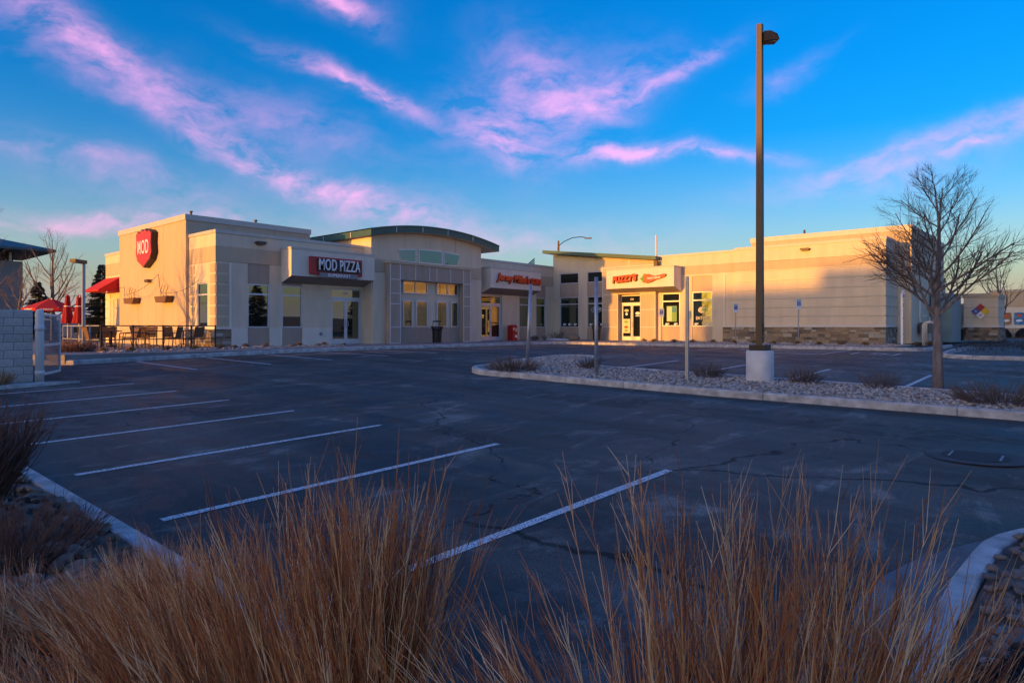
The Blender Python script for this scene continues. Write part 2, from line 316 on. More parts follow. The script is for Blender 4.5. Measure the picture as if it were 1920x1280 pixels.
def door(parent,ax,a0,a1,z1,d,ztrans=2.43,glass='glass'):
    if a0>a1:a0,a1=a1,a0
    mb=MB(); w=.06; c=(a0+a1)/2
    mb.box(*fb(ax,a0,a0+w,d,d+.12,0,z1)).box(*fb(ax,a1-w,a1,d,d+.12,0,z1)).box(*fb(ax,a0+w,a1-w,d+.001,d+.12,z1-w,z1)).box(*fb(ax,a0+w,a1-w,d+.001,d+.12,ztrans-.05,ztrans+.05)).box(*fb(ax,a0+w,a1-w,d+.001,d+.12,0,.02))
    D=mb.build('entrance_door',MT['frame'],parent,fix=False)
    fbox('transom_pane',MT[glass],D,ax,a0+w,a1-w,d+.05,d+.065,ztrans+.05,z1-w)
    for s,(p,q) in enumerate(((a0+w+.005,c-.006),(c+.006,a1-w-.005))):
        lb=MB(); st=.085; zt=ztrans-.055
        lb.box(*fb(ax,p,p+st,d+.02,d+.07,.025,zt)).box(*fb(ax,q-st,q,d+.02,d+.07,.025,zt)).box(*fb(ax,p+st,q-st,d+.021,d+.07,.025,.27)).box(*fb(ax,p+st,q-st,d+.021,d+.07,zt-.11,zt))
        lb.build('door_leaf',MT['frame'],D,fix=False)
        fbox('door_pane',MT[glass],D,ax,p+st-.01,q-st+.01,d+.04,d+.052,.26,zt-.1)
        e=(q-.045) if s==0 else (p+.045); dx=-.07 if s==0 else .07
        P=(lambda a,dd,z:(a,dd,z)) if ax=='A' else (lambda a,dd,z:(dd,a,z))
        MB().tube([P(e,d+.02,.92),P(e,d-.05,.94),P(e+dx*.6,d-.07,1.0),P(e+dx*.6,d-.07,1.18),P(e,d-.05,1.24),P(e,d+.02,1.26)],.014,6).build('handle',MT['galv'],D,True)
    return D
def text(s,size,ax,a,d,z,m,parent=None,name='lettering',ext=.02,sx=1,off=0,shear=0,align='CENTER',rot=0,space=1):
    cu=bpy.data.curves.new('t','FONT'); cu.body=s; cu.size=size; cu.extrude=ext; cu.offset=off; cu.shear=shear; cu.align_x=align; cu.align_y='CENTER'; cu.resolution_u=3; cu.space_character=space
    t=bpy.data.objects.new('t',cu); COL.objects.link(t); bpy.context.view_layer.update()
    me=bpy.data.meshes.new_from_object(t.evaluated_get(bpy.context.evaluated_depsgraph_get())); bpy.data.objects.remove(t); bpy.data.curves.remove(cu)
    me.materials.clear()
    o=link(name,me,m,parent)
    M4=Matrix.Diagonal((sx,1,1,1)); M4=Matrix.Rotation(rot,4,'Z')@M4
    Rm=(Matrix.Rotation(R(90),4,'X') if ax=='A' else Matrix.Rotation(R(-90),4,'Z')@Matrix.Rotation(R(90),4,'X'))
    me.transform(Rm@M4); o.location=(a,d,z) if ax=='A' else (d,a,z)
    return o
def flat(name,m,parent,ax,poly,d,th=.02):  # thin plate from polygon of (a,z)
    return MB().prism(poly,ax,d,d+th).build(name,m,parent)
def smin(a,b,k=.08):
    h=max(k-abs(a-b),0)/k; return min(a,b)-h*h*k/4
def fwd(u,v): return (u-CU)*FX+(v-CV)*FY
def gz(u,v): return smin(.0293*max(fwd(u,v),-8)-.95,-.15)
def cam2(X,Y): return (CU+Y*FX+X*FY, CV+Y*FY-X*FX)
# ------------------------------------------------------------------ ground, lot, pavements
def sheet(name,us,vs,zf,m):
    nv=len(vs); vv=[(u,v,zf(u,v)) for u in us for v in vs]
    ff=[(i*nv+j,(i+1)*nv+j,(i+1)*nv+j+1,i*nv+j+1) for i in range(len(us)-1) for j in range(nv-1)]
    me=bpy.data.meshes.new(name); me.from_pydata(vv,[],ff); me.update(); me.polygons.foreach_set('use_smooth',[True]*len(ff)); return tag(link(name,me,m),kind='structure')
def lin(a,b,n): return [a+(b-a)*i/n for i in range(n+1)]
far=[-1500,-600,-250,-120,-80]
sheet('ground',far+lin(-60,80,70)+[110,180,350,700,1500],far+lin(-60,60,60)+[90,150,350,700,1500],lambda u,v:gz(u,v)-.05,MT['brown'])
sheet('parking_lot',lin(-45,60,105),lin(-60,22,82),gz,MT['asphalt'])
def slab(name,poly,z0,z1,m,kind='structure'):
    n=len(poly); mb=MB(); mb.add([(x,y,z0) for x,y in poly]+[(x,y,z1) for x,y in poly],[tuple(reversed(range(n))),tuple(range(n,2*n))]+[(i,(i+1)%n,(i+1)%n+n,i+n) for i in range(n)])
    o=mb.build(name,m); tag(o,kind=kind); return o
KV=-4.7; KU=19.2
slab('pavement',[(-7.0,KV+.15),(KU,KV+.15),(KU+.15,KV),(KU+.15,-23.0),(25.3,-23.0),(25.3,.3),(-.2,.3),(-.2,20),(-9,20),(-9,KV+4)],-.3,-.002,MT['walk'])
def kerb(name,pts,base=gz,h=.15,w=.16,joint=3.0,gutter=0,closed=False,m='kerb'):
    """rounded kerb along a polyline (inner side to the left); cut in segments by open joints"""
    P=[Vector((x,y)) for x,y in pts]; out=[]; 
    dense=[]
    for i in range(len(P)-1):
        n=max(1,int((P[i+1]-P[i]).length/.35))
        for k in range(n): dense.append(P[i]+(P[i+1]-P[i])*k/n)
    dense.append(P[-1])
    mb=MB(); prof=[(-.01,-.12),(0.0,h*.7),(.012,h*.93),(.03,h),(w-.012,h),(w,h-.012),(w,-.12)]
    run=0; seg=[]
    def flush(seg):
        if len(seg)<2: return
        np_=len(prof); b=len(mb.v)
        for i,(p,t) in enumerate(seg):
            nrm=Vector((-t.y,t.x)); z=base(p.x,p.y)
            for d,hh in prof: mb.v.append((p.x+nrm.x*d,p.y+nrm.y*d,z+hh))
        for i in range(len(seg)-1):
            for j in range(np_-1): mb.f.append((b+i*np_+j,b+(i+1)*np_+j,b+(i+1)*np_+j+1,b+i*np_+j+1)); mb.mi.append(0)
        mb.f.append(tuple(b+j for j in range(np_))); mb.f.append(tuple(b+(len(seg)-1)*np_+j for j in reversed(range(np_)))); mb.mi+=[0,0]
    for i,p in enumerate(dense):
        t=(dense[min(i+1,len(dense)-1)]-dense[max(i-1,0)]).normalized()
        if i: run+=(p-dense[i-1]).length
        seg.append((p,t))
        if run>joint:
            run=0; flush(seg); seg=[(p+t*.014,t)]
    flush(seg)
    return tag(mb.build(name,MT[m],smooth=False),kind='structure')
def arc(cx,cy,r,a0,a1,n=8): return [(cx+r*math.cos(R(a0+(a1-a0)*i/n)),cy+r*math.sin(R(a0+(a1-a0)*i/n))) for i in range(n+1)]
kerb('shop_kerb',[(-9.25,-.6),(-7.5,-4.1)]+[(-6.8,KV),(-1.6,KV),(0.2,KV+.05),(KU-1.2,KV)]+arc(KU-1.0,KV-1.0,1.0,90,0,6)+[(KU,-23.2)]+arc(KU+1.2,-23.2,1.2,180,270,5)+[(27,-24.4)])
# centre island
isl=[(.2,-33),(.0,-28.5),(-.42,-23.5),(-.45,-18.6)]+arc(1.2,-17.3,1.7,200,120,8)+[(3.0,-15.3),(5.2,-15.0)]+arc(5.3,-15.9,.9,80,-60,6)+[(4.6,-16.9),(3.2,-17.6),(2.85,-19),(2.8,-33)]
kerb('island_kerb',list(reversed(isl)))
def inside(p,poly):
    c=False;n=len(poly);x,y=p
    for i in range(n):
        x1,y1=poly[i];x2,y2=poly[(i+1)%n]
        if (y1>y)!=(y2>y) and x<(x2-x1)*(y-y1)/(y2-y1)+x1: c=not c
    return c
def bedsheet(name,poly,dz,m,kind='structure',step=.6,hump=0):
    bm=bmesh.new(); vs=[bm.verts.new((x,y,0)) for x,y in poly]; bm.faces.new(vs)
    xs=[p[0] for p in poly]; ys=[p[1] for p in poly]
    for ax,lo,hi in ((0,min(xs),max(xs)),(1,min(ys),max(ys))):
        t=lo+step
        while t<hi:
            bmesh.ops.bisect_plane(bm,geom=bm.verts[:]+bm.edges[:]+bm.faces[:],plane_co=(t,t,0),plane_no=(1,0,0) if ax==0 else (0,1,0)); t+=step
    for v in bm.verts: v.co.z=gz(v.co.x,v.co.y)+dz
    bmesh.ops.recalc_face_normals(bm,faces=bm.faces)
    me=bpy.data.meshes.new(name); bm.to_mesh(me); bm.free()
    if me.polygons[0].normal.z<0: me.flip_normals()
    return tag(link(name,me,m),kind=kind)
bedsheet('island_bed',isl,.10,MT['gravel'])
# beds in front of and right of the camera
left_bed=[(-11.76,-28.8),(-11.76,-10.9),(-16,-10.9),(-30,-14),(-30,-45),(-11,-45),(-4.2,-40),(-5.9,-32.4),(-6.25,-30.6),(-6.7,-29.6),(-7.9,-28.95)]
bedsheet('planting_bed',left_bed,.095,MT['rock'])
kerb('bed_kerb',list(reversed([(-30,-10.9),(-13,-10.9)]+arc(-12.6,-11.9,1.0,90,0,5)+[(-11.6,-13),(-11.6,-27.6),(-11.5,-28.3),(-11.1,-28.68),(-8.4,-28.76)]+arc(-7.9,-30.62,1.82,88,10,9)+[(-5.7,-32.5),(-4,-40)])),joint=2.4,w=.15,h=.12)
# concrete gutter pan at the end of the bed
gp=[(-11.6,-28.6),(-10.6,-28.3),(-9.5,-28.33),(-8.5,-28.36),(-7.9,-28.5),(-7.3,-28.75),(-6.85,-29.05),(-7.3,-28.95),(-8.2,-28.84),(-9.5,-28.75),(-11.3,-28.72)]
bedsheet('gutter_pan',gp,.006,mat('gutter_concrete',(.17,.18,.19),.9,.3,4,.4,50,detail=8),step=.5)
# stall lines
def stripe(u0,v0,u1,v1,w=.1,name='parking_line'):
    d=Vector((u1-u0,v1-v0)); L=d.length; d.normalize(); n=Vector((-d.y,d.x))*w/2; k=max(1,int(L/1.0)); mb=MB()
    vs=[]
    for i in range(k+1):
        p=Vector((u0,v0))+d*L*i/k
        for s in(-1,1): q=p+n*s; vs.append((q.x,q.y,gz(q.x,q.y)+.005))
    mb.add(vs,[(2*i,2*i+2,2*i+3,2*i+1) for i in range(k)])
    o=mb.build(name,MT['paint'],fix=False)
    if o.data.polygons[0].normal.z<0: o.data.flip_normals()
    return tag(o,kind='structure')
for v,e in ((-14.2,-7.43),(-16.46,-7.33),(-18.7,-7.22),(-21.05,-7.11),(-23.4,-6.95),(-25.85,-6.75)): stripe(-11.25,v+.06,e,v)
for v in (-11.9,): stripe(-11,v,-7.5,v)
for u in (-5.0,-2.62,-.3,2.2,4.7,7.1,9.5,11.9,14.3): stripe(u,KV-.25,u+.1,-9.4)
for v in (-18.75,-21.2,-23.7,-26.3,-28.9): stripe(3.0,v,7.6,v)
for v in (-6.6,-9.2,-11.6,-14.0,-16.4,-19.0,-21.6): stripe(KU-.3,v,KU-5.0,v)
for i in range(6): stripe(KU-.5-i*.85,-19.1,KU-1.0-i*.85,-21.5)
stripe(KU-5,-19,KU-5,-21.6)
for a,b in (((15.3,-22.4),(15.3,-23.9)),((16.8,-22.4),(16.8,-23.9)),((15.3,-22.4),(16.8,-22.4)),((15.3,-23.9),(16.8,-23.9))): stripe(*a,*b,w=.09)
def floor_symbol(cu,cv):   # wheelchair mark painted on the lot
    mb=MB(); pts=[]
    for a in range(-200,60,20): pts.append((cu+.38*math.cos(R(a)),cv+.38*math.sin(R(a))))
    for i in range(len(pts)-1):
        (x0,y0),(x1,y1)=pts[i],pts[i+1]; d=Vector((x1-x0,y1-y0)).normalized(); n=Vector((-d.y,d.x))*.06
        mb.add([(x+n.x*s,y+n.y*s,gz(x,y)+.009) for x,y in((x0,y0),(x1,y1)) for s in(-1,1)],[(0,2,3,1)])
    mb.box(cu-.1,cu+.55,cv+.0,cv+.1,gz(cu,cv)+.008,gz(cu,cv)+.0085).box(cu+.5,cu+.72,cv-.1,cv+.12,gz(cu,cv)+.008,gz(cu,cv)+.0087)
    tag(mb.build('painted_wheelchair_mark',MT['paint'],fix=True),kind='structure')
floor_symbol(16.0,-23.15); floor_symbol(16.2,-17.7)
# manhole collar
mh=MB().lathe([(.56,.004),(.56,.006),(.55,.008)],-3.65,-28.41,40); o=mh.build('manhole_collar',MT['kerb'].copy()); o.location.z=gz(-3.65,-28.41); tag(o,kind='structure')
o.data.materials[0]=mat('damp_concrete',(.055,.057,.062),.85,.2,6)
tag(MB().lathe([(.36,.010),(.36,.013)],-3.65,-28.41,32).box(-3.9,-3.4,-28.62,-28.6,.012,.016).build('manhole_cover',mat('manhole_iron',(.035,.036,.04),.9,.2,30),loc=(0,0,gz(-3.65,-28.41))),'round iron manhole cover set in the asphalt','manhole cover')
bxm=MB()
for s in (-1,1): bxm.box(-3.85,-3.45,-28.41+s*.26-.012,-28.41+s*.26+.012,.016,.02)
tag(bxm.build('painted_bracket_mark',MT['signgrey'],loc=(0,0,gz(-3.65,-28.41))),kind='structure')
# ------------------------------------------------------------------ the shop building
B=thing('shop_building','long L-shaped single-storey tan stucco shop building with green roofs','building')
def wallbands(ax,a0,a1,d,top=5.3,th=.3,c1='tan',c2='light'):
    """taupe band, light band and metal cap above z=3.87"""
    fbox('wall_band',MT[c1],B,ax,a0,a1,d+.004,d+th,3.885,4.57); fbox('upper_band',MT[c2],B,ax,a0,a1,d,d+th,4.57,top-.16)
    fbox('parapet_cap',MT['cap'],B,ax,a0-.02,a1+.02,d-.035,d+th+.02,top-.15,top); fbox('joint_strip',MT['taupe'],B,ax,a0+.01,a1-.01,d+.02,d+th,3.86,3.89)  # the last strip is a taupe fill set back in the joint
# --- left shop front, plane y=0
cols=[(1.51,2.60),(3.26,4.36)]
holed('front_wall',MT['light'],B,'A',.73,8.2,0,3.86,0,.3,[(a,b,-.1,4) for a,b in cols]+[(6.04,7.97,-.1,2.92)])
for a,b in cols:
    holed('infill_panel',MT['taupe'],B,'A',a,b,0,3.86,.05,.3,[(a+.001,b-.001,.87,2.93)])
    window(B,'A',a+.004,b-.004,.872,2.928,.035,trans=(2.45,))
for a,b in ((.735,1.505),(2.605,3.255),(4.365,6.035)): fbox('pier_base',MT['pale'],B,'A',a,b,-.012,.01,0,.86)
wallbands('A',0,8.04,0)
fbox('dark_backing',MT['dark'],B,'A',1,8,.31,.5,0,3.8)  # near-black slab standing in for the unlit shop room
door(B,'A',6.045,7.965,2.915,.10)
D1=text('300',.2,'A',7.0,.135,2.68,MT['letter'],B,'door_number',.004)
# corner quoin with frame and stone base
fbox('corner_wall',MT['light'],B,'A',.0,.73,.0,.3,.83,3.86)
fbox('corner_trim',MT['pale'],B,'A',.60,.74,-.03,.02,.83,3.86); fbox('corner_sill',MT['pale'],B,'A',-.03,.74,-.035,.02,.80,.90)
for i in range(6): fbox('corner_panel',MT['tan'],B,'A',.02,.57,-.028,.02,.95+i*.487,.95+i*.487+.40)
# side of the low block, plane x=0
holed('side_wall',MT['light'],B,'B',.3,2.75,.83,3.86,0,.3,[(.8,1.9,.87,2.95)])
window(B,'B',.804,1.896,.874,2.946,.03,trans=(2.4,))
wallbands('B',.301,2.75,0)
for y0,y1 in ((.02,.5),(2.15,2.7)):
    for i in range(6): fbox('corner_panel',MT['tan'],B,'B',y0,y1,-.028,.02,.95+i*.487,.95+i*.487+.40)
fbox('corner_sill',MT['pale'],B,'B',-.03,2.75,-.035,.02,.80,.90)
# tall block
fbox('tall_wall',MT['tan'],B,'B',2.75,11.4,-.15,6.5,0,4.26); fbox('tall_wall',MT['tan'],B,'B',2.751,11.399,-.147,6.497,4.26,6.0)
MB().box(-.2,6.55,2.7,11.45,6.0,6.27).build('parapet_cap',MT['cap'],B)
for y in (5.4,8.6): fbox('wall_joint',MT['taupe'],B,'B',y-.012,y+.012,-.154,-.14,0,6.0)
for x in (2.2,4.4): fbox('wall_joint',MT['taupe'],B,'A',x-.012,x+.012,2.744,2.76,4.9,6.0)
# low block behind
fbox('rear_low_wall',MT['light'],B,'B',11.4,14.1,0,6,0,3.86); fbox('wall_band',MT['tan'],B,'B',11.4,14.1,.003,6,3.86,4.57); fbox('upper_band',MT['light'],B,'B',11.4,14.1,0,6,4.57,5.04); fbox('parapet_cap',MT['cap'],B,'B',11.4,14.13,-.035,6,5.04,5.2)
for i in range(6): fbox('corner_panel',MT['pale'],B,'B',13.3,14.05,-.025,.02,.35+i*.55,.35+i*.55+.46)
window(B,'B',11.7,12.75,.05,2.5,-.03,trans=(2.0,),name='side_door')
# roofs / body
bx('roof_deck',MT['roofing'],B,.3,25,.3,14,4.6,4.98); bx('body',MT['tan'],B,6.5,25,.31,14,0,4.6); bx('wing_body',MT['tan'],B,25.3,39,-21.5,14,0,4.8)
# --- canopy boxes with a sloping soffit
def canopy(ax,a0,a1,wall,front,zt=4.65,zb=3.37,zw=3.05,joints=3):
    mb=MB(); P=(lambda a,d,z:(a,d,z)) if ax=='A' else (lambda a,d,z:(d,a,z)); lo,hi=min(a0,a1),max(a0,a1)
    vs=[]
    for a in (lo,hi): vs+=[P(a,front,zb),P(a,front,zt),P(a,wall,zt),P(a,wall,zw)]
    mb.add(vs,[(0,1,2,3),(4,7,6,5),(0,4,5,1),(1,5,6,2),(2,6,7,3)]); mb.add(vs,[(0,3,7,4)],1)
    c=mb.build('entrance_canopy',[MT['pale'],MT['soffit']],B)
    sg=-1 if front<wall else 1
    fbox('canopy_cap',MT['cap'],c,ax,lo-.03,hi+.03,front-.03,wall,zt-.0,zt+.10)
    for k in range(1,joints):
        a=lo+(hi-lo)*k/joints
        s0=MB(); s0.add([P(a-.012,front,zb-.004),P(a+.012,front,zb-.004),P(a+.012,wall,zw-.004),P(a-.012,wall,zw-.004)],[(0,1,2,3)]); s0.build('soffit_joint',MT['signdark'],c)
    return c
canopy('A',3.22,8.1,0,-.9)
canopy('A',17.2,22.35,0,-.95,4.66,3.42,3.05)
canopy('B',-5.3,-10.25,25,23.95,4.66,3.45,3.12)
# canopy seams on the right sign box are part of it
# --- arched block
def archz(u): return 6.28-(u-12.69)**2*.0218
body=[(8.04,0),(16.56,0)]+[(u,archz(u)-.02) for u in lin(16.56,8.04,24)]
MB().prism(body,'A',-.7,9).build('arch_wall',MT['light'],B)
for u in (10.35,12.25,14.3): fbox('wall_joint',MT['taupe'],B,'A',u-.01,u+.01,-.704,-.69,5.35,archz(u)-.03)
us=lin(7.66,17.72,32); rb=MB(); nv=len(us)
rv=[]
for d in (-1.2,9.5):
    rv+=[(u,d,archz(u)) for u in us]+[(u,d,archz(u)+.33) for u in us]
rf=[]
for k in range(nv-1):
    rf+=[(k,k+1,nv+k+1,nv+k),(2*nv+k,3*nv+k,3*nv+k+1,2*nv+k+1),(nv+k,nv+k+1,3*nv+k+1,3*nv+k)]
rf+=[(0,nv,3*nv,2*nv),(nv-1,3*nv-1,4*nv-1,2*nv-1)]
rb.add(rv,rf); rb.add(rv,[(k,2*nv+k,2*nv+k+1,k+1) for k in range(nv-1)],1)
roof=rb.build('arched_roof',[MT['green'],MT['light']],B)
rt=MB()
rv=[(u,d,archz(u)+z) for d in(-1.24,9.5) for z in (.33,.39) for u in us]
rt.add(rv,[(k,k+1,nv+k+1,nv+k) for k in range(nv-1)]+[(nv+k,nv+k+1,3*nv+k+1,3*nv+k) for k in range(nv-1)]+[(k,2*nv+k,2*nv+k+1,k+1) for k in range(nv-1)]); rt.build('roof_edge',MT['green'],roof)
for u in (9.35,11.25,13.2,15.3):
    MB().box(-.02,.02,-1.222,-1.19,.02,.32).build('fascia_clip',MT['white'],roof,loc=(u,0,archz(u)))
for y in (.6,3.2): MB().box(7.64,7.67,y-.02,y+.02,archz(7.66)+.02,archz(7.66)+.32).build('fascia_clip',MT['white'],roof)
fbox('lower_wall',MT['light'],B,'A',8.1,16.5,-.78,-.69,0,3.86); fbox('lower_band',MT['tan'],B,'A',8.1,16.5,-.775,-.69,3.885,4.57)
fbox('plinth',MT['taupe'],B,'A',9.66,14.47,-.80,-.7,0,.86)
for a0,a1,s in ((9.88,11.1,1),(11.42,13.14,0),(13.4,14.62,-1)):   # splayed clerestory windows
    o=.0 if s==0 else .22
    poly=[(a0+(o if s>0 else 0),4.63),(a1-(o if s<0 else 0),4.63),(a1,archz(a1)-.93 if s>=0 else archz(a1)-.93),(a0,archz(a0)-.93)]
    cx=sum(p[0] for p in poly)/4; cz=sum(p[1] for p in poly)/4; big=[(cx+(a-cx)*1.07,cz+(z-cz)*1.16) for a,z in poly]
    w=MB().prism(big,'A',-.74,-.66).build('clerestory_window',MT['frame'],B); MB().prism(poly,'A',-.75,-.742).build('pane',MT['glassteal'],w)
# portal frame with panel joints
for a,b in ((8.9,9.65),(14.48,15.12)): fbox('portal_column',MT['taupe'],B,'A',a,b,-1.2,-.79,0,3.5)
pb=fbox('portal_beam',MT['taupe'],B,'A',8.9,15.12,-1.2,-.79,3.5,4.36); fbox('portal_cap',MT['tan'],B,'A',8.82,15.2,-1.26,-.78,4.36,4.46)
js=MB()
for u in (8.93,9.62,14.51,15.09): js.box(u-.022,u+.022,-1.212,-1.19,0,4.355 if u in(8.93,15.09) else 4.355)
for z in (3.5,2.74,2.17,.9,.02):
    for a,b in ((8.95,9.6),(14.53,15.07)): js.box(a,b,-1.2115,-1.19,z-.02,z+.02)
for u in (10.72,11.77,12.33,13.42): js.box(u-.02,u+.02,-1.2115,-1.19,3.52,4.355)
js.build('panel_joint_strips',MT['white'],B)
for a,b in ((10.1,11.92),(12.64,14.4)):
    window(B,'A',a,b,2.79,3.49,-.87,mull=((a+b)/2,))
for a,b in ((10.1,10.78),(11.05,11.92),(12.64,13.47),(13.8,14.4)): window(B,'A',a,b,.9,2.4,-.87)
# --- right-hand shop front on the same plane
cols=[(21.15,22.26),(23.02,24.11)]
holed('front_wall',MT['light'],B,'A',16.4,25.3,0,3.86,0,.3,[(a,b,-.1,4) for a,b in cols]+[(17.33,19.34,-.1,2.98)])
for a,b in cols:
    holed('infill_panel',MT['taupe'],B,'A',a,b,0,3.86,.05,.3,[(a+.001,b-.001,.87,3.0)]); window(B,'A',a+.004,b-.004,.872,2.996,.035,trans=(2.45,))
wallbands('A',16.4,25.3,0,5.36)
door(B,'A',17.335,19.335,2.975,.10); text('200',.2,'A',18.3,.135,2.72,MT['letter'],B,'door_number',.004)
# --- wing, plane x=25
cols=[(-2.28,-.60),(-4.45,-3.01)]
def slopez(v): return 6.27+(v-.26)*(6.27-5.25)/8.77
MB().prism([(.3,0),(-8.55,0),(-8.55,slopez(-8.55)-.02),(.3,slopez(.3)-.02)],'B',25.4,31).build('wing_tall_wall',MT['light'],B)
holed('front_wall',MT['light'],B,'B',-4.45,0,0,4.9,25,25.3,[(a,b,-.1,4.82) for a,b in cols])
MB().prism([(0,4.9),(-4.45,4.9),(-4.45,slopez(-4.45)-.03),(0,slopez(0)-.03)],'B',25.003,25.3).build('upper_wall',MT['light'],B)
for a,b in cols:
    holed('infill_panel',MT['taupe'],B,'B',a,b,0,4.82,25.045,25.3,[(a+.001,b-.001,.88,3.06),(a+.001,b-.001,4.03,4.8)])
    window(B,'B',a+.004,b-.004,.884,3.055,25.03,trans=(2.55,)); window(B,'B',a+.004,b-.004,4.034,4.796,25.03,glass='glassdark')
fb_=MB(); sl=[(.5,slopez(.5)),(-8.75,slopez(-8.75))]
MB().prism([(.5,slopez(.5)),(-8.75,slopez(-8.75)),(-8.75,slopez(-8.75)+.24),(.5,slopez(.5)+.24)],'B',24.35,31.5).build('sloping_roof',MT['green'],B)
# panelled entrance bay
for a,b in ((-5.73,-4.46),(-8.55,-7.42)): fbox('bay_panel',MT['tan'],B,'B',a,b,24.72,25.3,0,4.95)
MB().prism([(-4.46,4.95),(-8.55,4.95),(-8.55,slopez(-8.55)-.03),(-4.46,slopez(-4.46)-.03)],'B',24.72,25.3).build('bay_panel',MT['tan'],B)
fbox('bay_header',MT['tan'],B,'B',-7.42,-5.73,24.75,25.3,3.1,4.95)
js=MB()
for v in (-4.48,-5.71,-7.44,-8.53): js.box(24.708,24.73,v-.02,v+.02,0,3.1 if v in(-5.71,-7.44) else slopez(v)-.05)
for z in (.9,2.05,3.1,4.95):
    for a,b in ((-5.69,-4.5),(-8.51,-7.46)): js.box(24.709,24.73,a,b,z-.018,z+.018)
js.box(24.709,24.73,-7.42,-5.73,4.93,4.97); js.box(24.7085,24.73,-6.6,-6.56,4.97,slopez(-6.6)-.05); js.build('panel_joint_strips',MT['white'],B)
door(B,'B',-7.415,-5.735,3.05,25.1,2.5,'glassdark'); text('100',.2,'B',-6.55,25.135,2.76,MT['letter'],B,'door_number',.004)
# long wall right of the entrance
holed('front_wall',MT['light'],B,'B',-13.8,-8.55,0,4.2,25.001,25.3,[(-10.12,-8.86,-.1,3.08),(-12.29,-10.95,-.1,4.09)])
holed('infill_panel',MT['tan'],B,'B',-10.12,-8.86,0,3.08,25.05,25.3,[(-10.119,-8.861,.95,3.079)]); window(B,'B',-10.116,-8.864,.955,3.075,25.035,trans=(2.56,),glass='glassdark')
holed('infill_panel',MT['tan'],B,'B',-12.29,-10.95,0,4.09,25.05,25.3,[(-12.289,-10.951,.93,3.11)]); window(B,'B',-12.286,-10.954,.935,3.105,25.035,trans=(2.58,),glass='glass')
fbox('wall_band',MT['tan'],B,'B',-13.8,-8.55,25.004,25.3,4.2,4.75); fbox('upper_band',MT['light'],B,'B',-13.8,-8.55,25.0,25.3,4.75,5.4); fbox('parapet_cap',MT['cap'],B,'B',-13.8,-8.6,24.965,25.35,5.4,5.54)
# end block with coursed siding
fbox('corner_trim',MT['pale'],B,'B',-13.12,-13.0,24.95,25.05,.9,4.1)
zs=[.98,1.48,1.98,2.5,3.03,3.58,4.15]
for i,z in enumerate(zs):
    z1=zs[i+1] if i+1<len(zs) else 4.72
    fbox('siding_course',MT['light'] if i<6 else MT['tan'],B,'B',-21.77,-13.77,24.85,27.75,z+.05,z1-.012)
    fbox('siding_reveal',MT['white'],B,'B',-21.75,-13.77,24.875,27.7,z+.012,z+.051); fbox('siding_shadow_line',MT['taupe'],B,'B',-21.72,-13.77,24.9,27.7,z-.012,z+.013)  # reveal whitened as a highlight line, taupe strip coloured as the shadow beneath
    if i<6:
        fbox('siding_course',MT['light'],B,'B',-13.765,-13.13,24.975,25.2,z+.05,z1)
fbox('stone_sill',MT['white'],B,'B',-21.81,-13.0,24.80,27.75,.90,.98)
fbox('upper_band',MT['light'],B,'B',-21.775,-13.77,24.845,27.75,4.72,5.46); fbox('parapet_cap',MT['cap'],B,'B',-21.81,-13.75,24.81,27.8,5.46,5.62)
fbox('tall_wall',MT['light'],B,'B',-22.43,-13.65,27.75,39,0,6.2); fbox('tall_band',MT['tan'],B,'B',-22.435,-13.645,27.745,39.005,5.62,6.2); fbox('parapet_cap',MT['cap'],B,'B',-22.48,-13.6,27.7,39.05,6.2,6.5)
for v in (-16.5,-19.3): fbox('wall_joint',MT['taupe'],B,'B',v-.01,v+.01,27.738,27.76,5.63,6.2)
fbox('rear_wall',MT['tan'],B,'B',-22.0,-14,39,43,0,4.4)
# stone veneer bases
def stones(ax,a0,a1,d,z1,face=-1,seed=1):
    rnd=random.Random(seed); back=fbox('stone_base',MT['mortar'],B,ax,a0,a1,d+.035*-face*1.0,d+.3,0,z1)
    z=.0; mats=['stones']*6+['stonedark','stonelight']; meshes={}
    while z<z1-.03:
        h=min(rnd.choice((.11,.15,.19)),z1-z)
        if z1-z-h<.06: h=z1-z
        a=a0
        while a<a1-.02:
            w=rnd.uniform(.22,.55)
            if a1-a-w<.15: w=a1-a
            mk=rnd.choice(mats); key=mk
            if key not in meshes:
                mb=MB(); e=.06; mb.add([(-.5,-.5,-.5),(.5,-.5,-.5),(.5,.5,-.5),(-.5,.5,-.5),(-.5,-.5,.5),(.5,-.5,.5),(.5,.5,.5),(-.5,.5,.5)],[(0,3,2,1),(4,5,6,7),(0,1,5,4),(1,2,6,5),(2,3,7,6),(3,0,4,7)])
                me=mb.mesh('stone'); bm=bmesh.new(); bm.from_mesh(me); bmesh.ops.bevel(bm,geom=bm.edges[:],offset=.07,segments=1,affect='EDGES'); bm.to_mesh(me); bm.free(); me.materials.append(MT[mk]); meshes[key]=me
            o=bpy.data.objects.new('stone',meshes[key]); COL.objects.link(o); o.parent=back
            t=.07; dd=d+rnd.uniform(-.018,.012)+t/2
            cx=a+w/2; cz=z+h/2
            o.location=(cx,dd,cz) if ax=='A' else (dd,cx,cz); o.scale=(w-.02,t,h-.018) if ax=='A' else (t,w-.02,h-.018)
            a+=w
        z+=h
    return back
stones('A',.0,.73,0,.80,seed=3); stones('B',.04,2.75,0,.80,seed=4)
stones('B',-21.77,-13.0,24.85,.90,seed=5); stones('A',24.9,27.7,-21.77,.90,seed=6)
